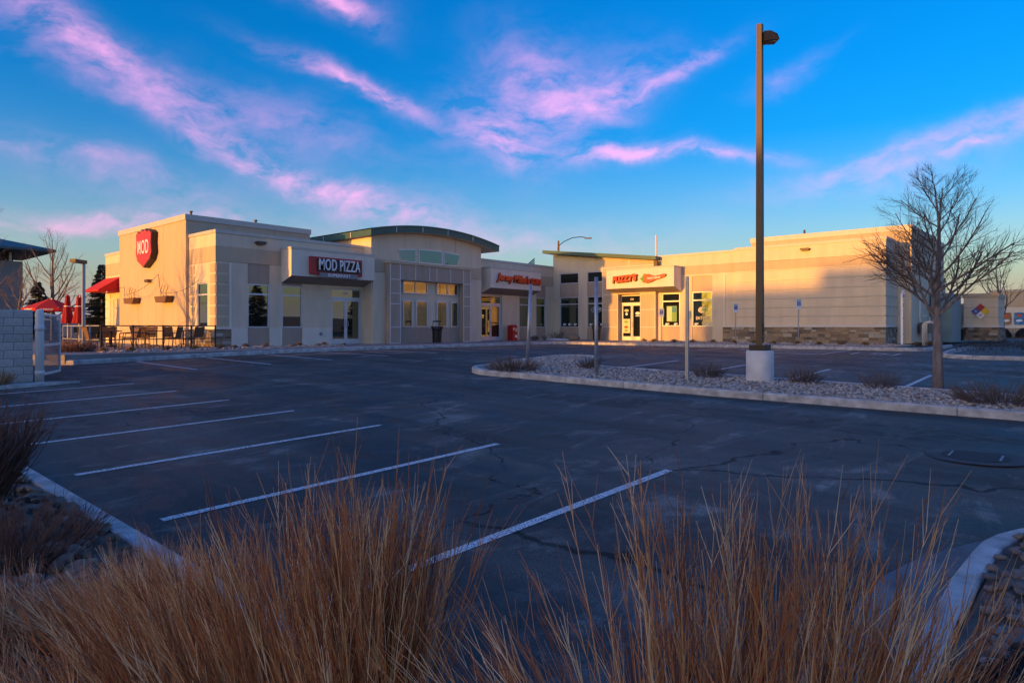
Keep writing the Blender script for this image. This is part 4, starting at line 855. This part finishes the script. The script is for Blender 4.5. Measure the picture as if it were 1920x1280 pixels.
def conifer(x,y,H,w,label,seed):
    rnd=random.Random(seed); t=thing('conifer_tree',label,'tree',(x,y,-.2),'evergreen trees beyond the patio'); MB().tube([(0,0,0),(0,0,H*.97)],[H*.022,.01],8).build('trunk',MT['bark'],t); mb=MB()
    n=int(H*42)
    for i in range(n):
        s=(i+rnd.random())/n; z=H*(.06+.93*s); L=w*(1-s)**.9*rnd.uniform(.65,1.1)+.05; a=rnd.uniform(0,6.283); c,sn=math.cos(a),math.sin(a); droop=-.22*L
        for k in range(9):
            f=(k+1)/9; px=L*f; base=Vector((c*px,sn*px,z+droop*f+.12*L*f*f)); ww=.20*L*(1.05-f)+.07
            for sg in (-1,1):
                tip=base+Vector((c*.22-sn*sg*ww*1.2,sn*.22+c*sg*ww*1.2,-.10+rnd.uniform(-.1,.08))); e=Vector((c*.1,sn*.1,.05)); mb.add([base-e*.6,base+e,tip],[(0,1,2)])
    mb.build('crown',MT['needle'],t,fix=False)
conifer(5.5,32.6,6.4,1.9,'tall dark conifer right behind the patio umbrellas',3); conifer(1.9,36.4,4.9,1.8,'shorter brownish conifer behind the open umbrella',4); conifer(7.0,34.5,5.6,2.0,'dark conifer close against the shop side wall',8)
def shrub(name,label,x,y,z,seed,n,h,w,m,group=None,rad=.004,br=4,lean=(0,0),cat='shrub',flat_=0):
    rnd=random.Random(seed); t=thing(name,label,cat,(x,y,z),group); mb=MB()
    for i in range(n):
        a=rnd.uniform(0,6.283); q=math.sqrt(rnd.random()); o=rnd.uniform(.2,1); L=h*rnd.uniform(.6,1.08); b=Vector((math.cos(a)*q*w*.35,math.sin(a)*q*w*.35,-.03)); d=Vector((math.cos(a)*q*w*.75/h+lean[0],math.sin(a)*q*w*.75/h+lean[1],1)).normalized(); pts=[b]; p=b
        for k in range(4): d=(d+Vector((rnd.uniform(-1,1),rnd.uniform(-1,1),rnd.uniform(-.6,.8)))*.16).normalized(); p=p+d*L/4; pts.append(p)
        mb.tube(pts,[rad*1.3,rad*1.1,rad,rad*.8,rad*.5],3,cap=False)
        for c in range(br):
            i0=rnd.randint(1,3); bp=pts[i0].lerp(pts[i0+1],rnd.random()); dd=(d+Vector((rnd.uniform(-1,1),rnd.uniform(-1,1),rnd.uniform(-.2,1)))*.55).normalized(); e=bp+dd*L*.28; mb.tube([bp,bp.lerp(e,.5)+Vector((0,0,.01)),e],[rad*.7,rad*.6,rad*.35],3,cap=False)
    mb.build('twigs',MT[m],t,fix=False); return t
IG='twiggy shrubs in the gravel island'
for x,y,h,w,n,l in ((.05,-17.6,.5,1.25,230,'wide grey-brown twiggy shrub at the rounded nose of the island'),(2.0,-18.8,.42,.55,110,'small dark twiggy shrub behind the middle bare post'),(2.0,-22.4,.42,.62,120,'twiggy shrub between the perforated post and the light pole'),(2.2,-24.6,.42,.6,110,'twiggy shrub just right of the light pole'),(2.3,-26.1,.42,.6,80,'sparse twiggy shrub left of the island tree'),(1.2,-28.3,.52,1.3,230,'broad twiggy shrub right of the island tree')):
    shrub('twiggy_shrub',l,x,y,gz(x,y)+.1,int(x*100-y*7),n,h,w,'shrub',IG,.0055 if w>1 else .0045)
x,y=cam2(-4.4,5.2); shrub('dark_shrub','tall dark reddish bare shrub at the left edge above the kerb',x,y,gz(x,y)+.08,77,560,.92,.55,'redshrub',None,.0042,6)
x,y=cam2(-3.45,4.5); shrub('dark_shrub','low dark bare shrub spilling in front of the tall one',x,y,gz(x,y)+.06,78,300,.45,.8,'redshrub',None,.0036,5)
x,y=cam2(-11.9,15.2); shrub('twiggy_shrub','small tan shrub at the foot of the block wall',x,y,gz(x,y)+.05,79,110,.35,.5,'tanmound',None,.006)
shrub('red_shrub','reddish shrub behind the patio railing corner',-5.9,-1.6,-.1,80,260,.6,1.1,'redshrub',None,.008)
shrub('twiggy_shrub','thin bare shrub against the inner corner wall',23.8,-1.2,0,81,50,.7,.8,'shrub',None,.008)
def mound(x,y,z,s,label,seed,m='tanmound',group='dry grass mounds along the walls'):
    rnd=random.Random(seed); t=thing('dry_grass_mound',label,'plant',(x,y,z),group); mb=MB()
    for i in range(170):
        a=rnd.uniform(0,6.283); e=R(rnd.uniform(12,88)); q=rnd.uniform(.75,1.05)*s; d=Vector((math.cos(a)*math.cos(e)*1.25,math.sin(a)*math.cos(e)*1.25,math.sin(e)*.85)); b=Vector((d.x*.25*s,d.y*.25*s,0)); tip=b+d*q; mid=b.lerp(tip,.6)+Vector((0,0,.12*s)); sd_=Vector((-math.sin(a),math.cos(a),0))*.03*s
        mb.add([b-sd_,b+sd_,mid+sd_,mid-sd_,tip],[(0,1,2,3),(3,2,4)])
    mb.build('blades',MT[m],t,fix=False)
for i,v in enumerate((-9.3,-10.1,-11.3,-12.6,-13.7,-15.0,-16.0,-17.1,-18.3,-19.4,-20.4,-21.5)): mound(21.9-.2*(i%2),v,0,.27,'%s dry tan grass mound in the row along the wing'%['first','second','third','fourth','fifth','sixth','seventh','eighth','ninth','tenth','eleventh','last'][i]+(' counted from the entrance' if i<11 else ' at the siding corner'),i)
for i,(x,y) in enumerate(((-5.3,-2.6),(-4.5,-2.9),(-3.1,-2.7),(-2.0,-2.5),(-.9,-2.4),(.6,-1.6),(1.6,-1.5),(3.2,-1.6),(4.5,-1.7),(24.6,-23.2),(25.6,-23.6),(26.8,-23.9))): mound(x,y,0,.24,['dry mound at the railing corner','dry mound second from the railing corner','dry mound in front of the middle of the railing','dry mound fourth along the railing','dry mound by the railing end','dry mound under the stone corner','dry mound under the first shop window','dry mound between the two left shop windows','dry mound left of the first entrance','dry mound at the end of the siding wall','dry mound before the white hoop bollards','dry mound right of the white hoop bollards'][i],40+i)
# ornamental grass near the camera
def blades(mb,rnd,n,w,h,lean,bend,rad):
    for i in range(n):
        a=rnd.uniform(0,6.283); q=math.sqrt(rnd.random()); b=Vector((math.cos(a)*q*w*.42,math.sin(a)*q*w*.42,-.02)); L=h*(rnd.uniform(.62,1.0) if rnd.random()<.85 else rnd.uniform(.95,1.12)); mi=rnd.choices((0,1,2,3),(5,4,3,2))[0]
        d=Vector((math.cos(a)*q*w*.55/h+lean[0]*rnd.uniform(.5,1.3)+rnd.gauss(0,.07),math.sin(a)*q*w*.55/h+lean[1]*rnd.uniform(.5,1.3)+rnd.gauss(0,.07),1)).normalized(); g=Vector((d.x,d.y,0))*bend*rnd.uniform(.3,1.4)+Vector((lean[0],lean[1],0))*bend*.3; p=b; pts=[b]
        for k in range(6): d=(d+g*.10+Vector((rnd.gauss(0,.03),rnd.gauss(0,.03),-.04*bend*k*.25))).normalized(); p=p+d*L/6; pts.append(p)
        r=rad*rnd.uniform(.7,1.25); mb.tube(pts,[r*1.2,r*1.15,r,r*.9,r*.75,r*.55,r*.25],3,mi,cap=False)
        if rnd.random()<.8:
            for c in range(rnd.randint(4,11)):
                k=rnd.randint(3,5); bp=pts[k].lerp(pts[k+1],rnd.random()); dd=(d+Vector((rnd.gauss(0,.22),rnd.gauss(0,.22),.05))).normalized(); e=bp+dd*rnd.uniform(.06,.2); mb.tube([bp,e],[r*.6,r*.25],3,mi,cap=False)
GR=[MT['g%d'%i] for i in range(4)]
def clump(X,Y,h,w,n,lean,bend,label,seed,rad=.0022,dz=.06):
    x,y=cam2(X,Y); rnd=random.Random(seed); t=thing('ornamental_grass',label,'grass clump',(x,y,gz(x,y)+dz),'dry ornamental grasses in the foreground'); mb=MB()
    lx,ly=lean; L=(ly*FX+lx*FY, ly*FY-lx*FX)
    blades(mb,rnd,n,w,h,L,bend,rad); o=mb.build('blades',GR,t,fix=False); return t
clump(-.47,2.12,1.17,.26,620,(-.03,0),.25,'dense upright rust-coloured grass clump left of centre',1)
clump(-.80,2.25,.98,.26,230,(-.24,.02),.5,'grass clump leaning left beside the upright one',2)
clump(-1.15,2.4,.84,.30,230,(-.36,.03),.6,'grass clump leaning far left over the kerb',3)
clump(-1.3,2.05,.62,.45,420,(-.42,0),.9,'thick low rust grass clump at the lower left',4)
clump(-1.75,2.3,.6,.5,520,(-.75,.05),1.2,'flattened rust grass clump lying at the left edge',5)
clump(-2.2,2.55,.6,.5,420,(-.9,.1),1.3,'flattened grass clump in the lower left corner',6)
clump(.36,1.78,.98,.26,220,(-.52,.06),.5,'sparse grass clump leaning left in the centre',7)
clump(.48,1.70,1.28,.26,170,(.02,0),.3,'tall loose grass stems right of centre',8)
clump(.70,1.72,1.22,.30,300,(.06,0),.35,'dense upright grass clump on the right',9)
clump(.82,1.74,1.06,.28,260,(.30,.0),.4,'grass clump leaning right over the gutter',10)
clump(.3,1.55,.45,.25,60,(-.3,0),.8,'short rust grass tuft at the bottom centre',11)
clump(1.62,1.9,.62,.2,40,(.3,0),.4,'few grass stems in the lower right corner',12)
clump(-1.55,3.0,.62,.42,360,(-.40,.05),.7,'rust grass clump hiding the kerb left of centre',14)
clump(-2.0,3.35,.5,.45,300,(-.45,.05),.8,'grass clump by the rocks near the low shrub',15)
clump(-2.5,3.1,.55,.5,380,(-.7,.05),1.1,'low flattened grass below the rocks',16)
clump(-.95,1.9,.55,.4,260,(-.25,0),.8,'short thick grass at the bottom left of the upright clump',17)
clump(-1.1,2.8,.72,.34,150,(-.34,.05),.6,'grass clump over the kerb between the leaning ones',13)
# juniper and the far bed
def needles(name,label,poly,z,n,h,seed,cat='shrub'):
    rnd=random.Random(seed); xs=[p[0] for p in poly]; ys=[p[1] for p in poly]; cx,cy=sum(xs)/len(xs),sum(ys)/len(ys); t=thing(name,label,cat,(cx,cy,z(cx,cy))); mb=MB(); k=0
    while k<n:
        x,y=rnd.uniform(min(xs),max(xs)),rnd.uniform(min(ys),max(ys))
        if not inside((x,y),poly): continue
        k+=1; e=min(1,min(math.hypot(x-px,y-py) for px,py in poly)*1.5+.25); zz=z(x,y)-z(cx,cy)+rnd.random()**.5*h*e; d=Vector((rnd.gauss(0,1),rnd.gauss(0,1),rnd.uniform(.2,1.4))).normalized(); p=Vector((x-cx,y-cy,zz)); s=d.orthogonal().normalized(); L=rnd.uniform(.05,.11)*(1 if h<.5 else 1.4)
        for q in range(5):
            b=p+d*L*q/5
            for sg in(-1,1): mb.add([b,b+d*.012,b+d*.03+s*sg*.022+Vector((rnd.gauss(0,.006),rnd.gauss(0,.006),rnd.gauss(0,.006)))],[(0,1,2)])
    mb.build('foliage',MT['juniper'],t,fix=False); return t
jp=[cam2(*p) for p in ((1.35,2.25),(1.75,2.75),(2.2,3.05),(2.8,3.2),(3.2,2.9),(2.6,2.2),(1.7,1.9))]
needles('juniper_shrub','low dark juniper in the lower right corner',jp,lambda x,y:gz(x,y)+.06,4200,.24,5)
kerb('far_bed_kerb',list(reversed([(24,-45),(15.5,-28),(15.0,-26.6)]+arc(15.9,-26.3,.9,190,90,5)+[(19,-25.3),(24,-25.5)])))
needles('groundcover_bed','dark low groundcover in the kerbed bed at the right edge',[(15.6,-26.3),(16.4,-25.7),(21,-25.9),(30,-33),(26,-42),(17,-29)],lambda x,y:gz(x,y)+.12,9000,.35,6,'ground cover')
# ------------------------------------------------------------------ stones
def pebble(seed,n=1):
    bm=bmesh.new(); bmesh.ops.create_icosphere(bm,subdivisions=1,radius=.5); rnd=random.Random(seed)
    for v in bm.verts: v.co=v.co*rnd.uniform(.86,1.1); v.co.z*=.62
    me=bpy.data.meshes.new('river_stone'); bm.to_mesh(me); bm.free(); me.polygons.foreach_set('use_smooth',[True]*len(me.polygons)); return me
pm=[pebble(i) for i in range(6)]
for m_ in pm: m_.materials.append(MT['pebble'])
rnd=random.Random(9); bed=bpy.data.objects['planting_bed']; cnt=0; pts=[]
while cnt<300:
    x,y=rnd.uniform(-9.9,-6.2),rnd.uniform(-30.6,-28.95)
    if not inside((x,y),left_bed): continue
    s=rnd.uniform(.055,.105)
    if any((x-a)**2+(y-b)**2<(.36*(s+c))**2 for a,b,c in pts): 
        if rnd.random()<.93: continue
    pts.append((x,y,s)); o=bpy.data.objects.new('river_stone',rnd.choice(pm)); COL.objects.link(o); o.parent=bed; o.location=(x,y,gz(x,y)+.115+rnd.uniform(0,.025)); o.scale=(s*rnd.uniform(.9,1.5),s,s*rnd.uniform(.8,1.1)); o.rotation_euler=(rnd.uniform(-.25,.25),rnd.uniform(-.25,.25),rnd.uniform(0,6.28)); cnt+=1
def stone_stuff(name,poly,n,s0,s1,dz,m,seed,zf=gz,flatz=.62,skip=None,hump=0):
    rnd=random.Random(seed); base=[pebble(i+30) for i in range(5)]; V=[];F=[]; xs=[p[0] for p in poly]; ys=[p[1] for p in poly]; k=0
    bv=[([tuple(v.co) for v in b.vertices],[tuple(p.vertices) for p in b.polygons]) for b in base]
    while k<n:
        x,y=rnd.uniform(min(xs),max(xs)),rnd.uniform(min(ys),max(ys))
        if not inside((x,y),poly) or (skip and skip(x,y)): continue
        k+=1; s=rnd.uniform(s0,s1); a=rnd.uniform(0,6.28); c,sn=math.cos(a),math.sin(a); vs,fs=bv[k%5]; st=rnd.uniform(1,1.5); t1=rnd.uniform(-.5,.5); b=len(V); z=zf(x,y)+dz+rnd.uniform(-.2,.35)*s
        for vx,vy,vz in vs: px,py,pz=vx*s*st,vy*s,vz*s*1.1+vx*t1*s; V.append((x+c*px-sn*py,y+sn*px+c*py,z+pz))
        F+= [tuple(i+b for i in f) for f in fs]
    me=bpy.data.meshes.new(name); me.from_pydata(V,[],F); me.update(); o=link(name,me,m); tag(o,kind='stuff'); return o
islin=[(.35,-31),(-.22,-23.5),(-.25,-18.6),(.0,-17.2),(.9,-15.9),(3.0,-15.15),(5.2,-15.2),(5.8,-15.8),(4.6,-16.75),(3.05,-17.5),(2.65,-19),(2.65,-31)]
MT['gravel2']=mat('gravel_stones',(.17,.135,.11),.9,.0,15,col2=(.64,.57,.49),detail=1)
o=stone_stuff('island_gravel',islin,9000,.05,.10,.115,MT['gravel2'],3); tag(o,'grey and tan crushed gravel filling the kerbed island','gravel')
o=stone_stuff('bed_rocks',[(-11.8,-28.7),(-11.8,-17),(-13.2,-17),(-13.6,-28.7)],1500,.06,.16,.12,MT['gravel2'].copy(),4); o.data.materials[0]=mat('bed_rock',(.07,.055,.045),.9,.0,7,col2=(.26,.21,.17)); tag(o,'brown landscaping rocks behind the near kerb','rocks')
o=stone_stuff('bed_stones',[(-9.6,-29.0),(-7.0,-29.05),(-5.8,-30),(-5,-32),(-9.6,-32)],1500,.055,.11,.115,MT['pebble'],8); tag(o,'rounded brown river stones in the right-hand bed','stones')
o=stone_stuff('wall_gravel',[(-5.6,-3.6),(4.8,-3.2),(4.8,-.9),(.9,-.9),(-.5,-1.7),(-5.4,-1.75)],1500,.05,.12,.0,MT['gravel2'],5,zf=lambda x,y:0); tag(o,'gravel strip below the left shop windows','gravel')
o=stone_stuff('wing_gravel',[(20.2,-8.6),(24.7,-8.8),(24.7,-23),(20.2,-23)],2600,.05,.12,.0,MT['gravel2'],6,zf=lambda x,y:0); tag(o,'gravel strip along the foot of the wing','gravel')
def boulder(x,y,z,s,label,seed,m='rock'):
    rnd=random.Random(seed); bm=bmesh.new(); bmesh.ops.create_icosphere(bm,subdivisions=2,radius=.5)
    for v in bm.verts: q=v.co.normalized(); v.co*= .85+.25*math.sin(q.x*3+seed)*math.cos(q.y*4+seed)+rnd.uniform(-.06,.06); v.co.z*=.7
    me=bpy.data.meshes.new('boulder'); bm.to_mesh(me); bm.free(); o=link('boulder',me,MT[m]); o.location=(x,y,z); o.scale=s; tag(o,label,'rock','landscape boulders')
boulder(23.2,-3.2,.15,(.7,1.2,.6),'flat tan boulder in the planting by the inner corner',1,'stones'); boulder(21.6,-1.0,.15,(1.0,.5,.5),'brown boulder right of the red box',2); boulder(22.6,-1.1,.15,(.4,.4,.5),'dark boulder left of the old snow',3)
x,y=cam2(-2.6,3.85); boulder(x,y,gz(x,y)+.14,(.3,.4,.3),'dark rock under the low shrub at left',4); x,y=cam2(-2.95,3.4); boulder(x,y,gz(x,y)+.12,(.55,.4,.32),'flat brown rock at the left edge',5)
x,y=cam2(-.68,3.1); boulder(x,y,gz(x,y)+.1,(.3,.3,.24),'pale rock among the grass stems',6,'stonelight')
for i in range(5):
    x,y=-.2+i*1.3,-2.2-.1*i; boulder(x,y,.06,(.35,.3,.26),'%s small rock in the gravel under the left shop front'%['leftmost','second','third','fourth','rightmost'][i],20+i)
sb=MB(); sb.lathe([(1.1,0),(.9,.05),(.4,.09),(.05,.1)],0,0,18); o=sb.build('snow_patch',MT['snow'],None,True); o.location=(23.3,-1.6,0); o.scale=(.35,1.5,1); tag(o,'thin strip of old snow by the inner corner','snow')
# ------------------------------------------------------------------ right-hand service yard
t=thing('hoop_bollards','three white hoop bollards guarding the meters','bollards',(0,0,0))
for i in range(3):
    v=-23.0-.0*i; u=27.2+i*.55; MB().tube([(u,-23.05,-.1),(u,-23.05,1.0),(u,-23.12,1.12),(u,-23.3,1.18),(u,-23.5,1.12),(u,-23.57,1.0),(u,-23.57,-.1)],.045,8).build('hoop',MT['white'],t,True)
t=thing('gas_meter_set','grey gas meters and pale pipes against the wing end wall','gas meter',(30.8,-22.75,0))
bx('meter_box',mat('meter_grey',(.10,.12,.11),.6),t,-1.4,-.4,-.3,.2,.55,1.15); MB().tube([(-1.3,.2,1.2),(-1.3,.2,2.6)],.04,6).build('pipe',MT['white'],t); MB().tube([(-1.3,.0,1.5),(.6,.0,1.5),(.6,.0,.1)],.035,6).build('pipe',MT['white'],t); MB().tube([(.2,-.1,.1),(.2,-.1,1.0),(1.2,-.1,1.0),(1.2,-.1,.1)],.035,6).build('pipe',MT['white'],t)
for k in range(4): MB().lathe([(.02,0),(.13,.03),(.13,.2),(.02,.24)],-.2+k*.42,-.1,12).build('meter',MT['signgrey'],t,True,loc=(0,0,.8))
t=thing('service_sign_post','blue and white service sign on a pale post in front of the wing end','sign',(24.3,-22.6,0)); MB().box(-.05,.05,-.05,.05,-.1,2.6).build('post',MT['signwhite'],t); bx('sign_plate',MT['signwhite'],t,-.28,.28,-.07,-.05,2.35,2.75); bx('blue_band',MT['blue'],t,-.26,.26,-.075,-.069,2.38,2.55)
for z in (.5,1.3): bx('red_mark',MT['signred'],t,-.035,.035,-.056,-.05,z,z+.09)
bx('red_text',MT['signred'],t,-.045,.045,-.056,-.05,1.9,2.1)
t=thing('utility_cabinet','tall pale teal utility cabinet behind the island tree','cabinet',(35.5,-23.1,0)); bx('cabinet_body',MT['teal'],t,-2.1,2.1,-.45,.6,0,2.95); bx('cabinet_joint',MT['signgrey'],t,-2.11,2.0,-.455,-.44,1.5,1.52)
for z,w in ((2.2,.07),(1.95,.07),(1.45,.16),(1.2,.07)): bx('handle' if w<.1 else 'notice',MT['black'] if w<.1 else MT['signwhite'],t,2.1,2.12,-.2-w,-.2+w,z,z+.2)
t=thing('yard_enclosure','small stucco yard enclosure with a stone base and a hazard diamond','building',(0,0,0))
bx('wall',MT['light'],t,40.2,44.5,-25.3,-23.4,.95,2.85); bx('wall_top',MT['tan'],t,40.15,44.55,-25.35,-23.35,2.85,3.15); bx('sill',MT['white'],t,40.12,44.6,-25.38,-23.3,.88,.97); bx('yard_door',MT['beige'],t,40.6,40.7,-23.38,-21.9,.05,2.5); bx('handle',MT['galv'],t,40.55,40.6,-23.2,-23.05,1.05,1.12)
for z in (1.55,2.2): bx('wall_joint',MT['taupe'],t,40.19,44.51,-25.31,-23.39,z-.015,z+.015)
base=bx('stone_base',MT['mortar'],t,40.22,44.5,-25.28,-23.42,0,.88); rnd=random.Random(12)
sm=[bpy.data.meshes.new('stone') for _ in range(3)]
for me,k in zip(sm,('stones','stonedark','stonelight')):
    q=MB().box(-.5,.5,-.5,.5,-.5,.5).mesh('s'); me.from_pydata([tuple(v.co) for v in q.vertices],[],[tuple(p.vertices) for p in q.polygons]); me.materials.append(MT[k])
for zi in range(5):
    y=-25.28
    while y<-23.5:
        w=min(rnd.uniform(.25,.5),-23.42-y); o=bpy.data.objects.new('stone',rnd.choices(sm,(6,2,1))[0]); COL.objects.link(o); o.parent=base; o.location=(40.2+rnd.uniform(-.015,.01),y+w/2,.088+zi*.176); o.scale=(.07,w-.02,.16); y+=w
    x=40.22
    while x<44.4:
        w=min(rnd.uniform(.25,.5),44.5-x); o=bpy.data.objects.new('stone',rnd.choices(sm,(6,2,1))[0]); COL.objects.link(o); o.parent=base; o.location=(x+w/2,-25.28+rnd.uniform(-.015,.01),.088+zi*.176); o.scale=(w-.02,.07,.16); x+=w
t=thing('hazard_diamond_sign','four-coloured hazard diamond on the yard enclosure','sign',(40.13,-24.35,1.95))
s=.26
for (a,z),m_ in (((0,s),'signred'),((s,0),'blue'),((-s,0),'yellow'),((0,-s),'signwhite')): flat('diamond_quarter',MT[m_],t,'B',[(a,z-s),(a-s,z),(a,z+s),(a+s,z)],-.02,.015)
text('W',.2,'B',0,-.03,-s,MT['black'],t,'lettering',.003); text('3',.2,'B',s,-.03,0,MT['letter'],t,'lettering',.003)
t=thing('black_bin','low black waste container beside the yard door','waste container',(39.4,-22.9,0)); mb=MB(); mb.add([(-.5,-.55,0),(.5,-.55,0),(.5,.55,0),(-.5,.55,0),(-.6,-.65,.72),(.6,-.65,.72),(.6,.65,.72),(-.6,.65,.72)],[(0,3,2,1),(0,1,5,4),(1,2,6,5),(2,3,7,6),(3,0,4,7),(4,5,6,7)]); mb.build('tub',MT['black'],t); bx('rim',MT['black'],t,-.64,.64,-.69,.69,.68,.74)
# far shop on the right with two posters
t=thing('far_shop','pale distant shop with an orange sunlit top at the right edge','building',(0,0,0))
bx('wall',MT['pale'],t,70,85,-45,-22.6,-.2,3.0); bx('upper_wall',MT['tan'],t,69.9,85,-45,-22.5,3.0,4.5); bx('parapet_cap',MT['cap'],t,69.8,85,-45,-22.4,4.5,4.7)
bx('base_course',MT['stones'],t,69.92,70.02,-45,-22.7,-.2,.8)
MT['posterbrown']=mat('poster_brown',(.22,.09,.04),.6,.0,3,col2=(.45,.28,.16)); MT['posterblue']=mat('poster_blue',(.01,.08,.28),.6,.0,3,col2=(.08,.35,.6))
for y,m_,l in ((-23.7,'posterbrown','brown rounded poster on the far shop wall'),(-24.75,'posterblue','blue rounded poster on the far shop wall')):
    q=thing('wall_poster',l,'poster',(69.97,y,1.75)); flat('poster_sheet',MT[m_],q,'B',[(.40,-.6),(.44,0),(.40,.6),(0,.63),(-.40,.6),(-.44,0),(-.40,-.6),(0,-.63)],-.03,.02); flat('poster_mark',MT['signwhite'],q,'B',ell(.28,.12,0,-.2),-.045,.012); flat('poster_mark',MT['pepper'],q,'B',ell(.2,.15,.0,.3),-.045,.012)
def hedge(x,y,s,label,seed):
    rnd=random.Random(seed); t=thing('clipped_hedge',label,'shrub',(x,y,-.1),'hedges by the far shop'); mb=MB()
    for i in range(1500):
        d=Vector((rnd.gauss(0,1),rnd.gauss(0,1),abs(rnd.gauss(0,1)))).normalized(); p=Vector((d.x*s[0],d.y*s[1],d.z*s[2]))*rnd.uniform(.8,1.03); a=Vector((rnd.gauss(0,1),rnd.gauss(0,1),rnd.gauss(0,1))).normalized()*.09; b=a.orthogonal().normalized()*.07; mb.add([p-a,p+a,p+b],[(0,1,2)])
    mb.build('foliage',MT['juniper'],t,fix=False)
hedge(68.6,-23.4,(.7,.8,.9),'left dark clipped hedge below the far posters',1); hedge(68.6,-25.3,(.7,.8,.9),'right dark clipped hedge below the far posters',2)
# far left: neighbouring tower and street lamp behind the roof
t=thing('far_tower','grey tower with a wide teal hipped roof at the left edge','building',(-1.2,45.0,-.2))
bx('tower_wall',mat('grey_stucco',(.27,.28,.27),.9,.06,1),t,-4,3.2,-3.5,4,0,6.9); bx('lantern_wall',MT['dark'],t,-3.2,2.6,-3,3.4,6.9,7.7)
for x in (-3.0,-1.2,.6,2.4): bx('lantern_post',MT['white'],t,x-.1,x+.1,-3.1,-2.95,6.9,7.7)
mb=MB(); mb.add([(-6.2,-5.6,7.75),(5.2,-5.6,7.75),(5.2,6,7.75),(-6.2,6,7.75),(-6.2,-5.6,7.95),(5.2,-5.6,7.95),(5.2,6,7.95),(-6.2,6,7.95),(-1.6,-.6,9.3),(.6,-.6,9.3),(.6,1,9.3),(-1.6,1,9.3)],[(0,3,2,1),(0,1,5,4),(1,2,6,5),(2,3,7,6),(3,0,4,7),(4,5,9,8),(5,6,10,9),(6,7,11,10),(7,4,8,11),(8,9,10,11)]); mb.build('hip_roof',mat('teal_roof',(.05,.11,.12),.5),t)
t=thing('street_lamp','street lamp with a curved arm showing above the roof','street lamp',(46.6,15.7,-.15)); MB().lathe([(.16,0),(.12,10.2),(.10,10.9)],0,0,10).build('pole',MT['wicker'],t); d=Vector((FY,-FX,0)); MB().tube([Vector((0,0,10.3)),d*.6+Vector((0,0,10.8)),d*1.6+Vector((0,0,11.25)),d*2.6+Vector((0,0,11.35)),d*3.2+Vector((0,0,11.25))],.05,6).build('arm',MT['black'],t); p=d*3.4+Vector((0,0,11.2)); h=MB(); h.box(-.4,.4,-.12,.12,-.07,.08); h=h.build('lamp_head',MT['signgrey'],t,loc=p); h.rotation_euler=(0,0,math.atan2(d.y,d.x))
# the shops across the road, west of the lot, that shade it at sunset
t=thing('west_shop','long flat-roofed shop building west of the lot, outside the view','building',(-62,0,-1))
bx('wall',MT['tan'],t,-12,0,-70,6.2,0,7.55); bx('upper_block',MT['light'],t,-11,-1,-70,-.6,7.55,8.75); bx('parapet_cap',MT['cap'],t,-12.1,.1,-70.1,6.3,7.55,7.7)
for k in range(9): window(t,'B',-62+k*7,-58+k*7,.6,3.2,-.02+.0,mull=(-60+k*7,),glass='glassdark').location=(.05,0,0)

# evergreens south of the lot, outside the view but mirrored in the shop windows
for i,(x,y,h) in enumerate(((14,-47,5.5),(19,-50,6.5),(24,-46,5.0),(29,-51,7.0),(36,-48,5.5),(44,-50,6.5))):
    conifer(x,y,h,2.6,['first','second','third','fourth','fifth','sixth'][i]+' evergreen counted from the west in the row south of the lot',60+i)
# low ridge invented to cover the sky's yellow-green band at the horizon
hb=MB(); rr=random.Random(2); n=90; vs=[]
for i in range(n+1):
    a=R(-125+255*i/n); r=900; h=11+4*math.sin(i*.35)+2.5*math.sin(i*1.1+1)+rr.uniform(-1.5,1.5)
    vs+=[(CU+r*math.cos(a),CV+r*math.sin(a),-1),(CU+(r+60)*math.cos(a),CV+(r+60)*math.sin(a),h),(CU+(r+300)*math.cos(a),CV+(r+300)*math.sin(a),-1)]
hb.add(vs,[(3*i+j,3*i+3+j,3*i+4+j,3*i+1+j) for i in range(n) for j in range(2)]); tag(hb.build('added_ridge',mat('added_ridge_grey',(.12,.11,.115),.95,.3,.02),None,True),kind='structure')
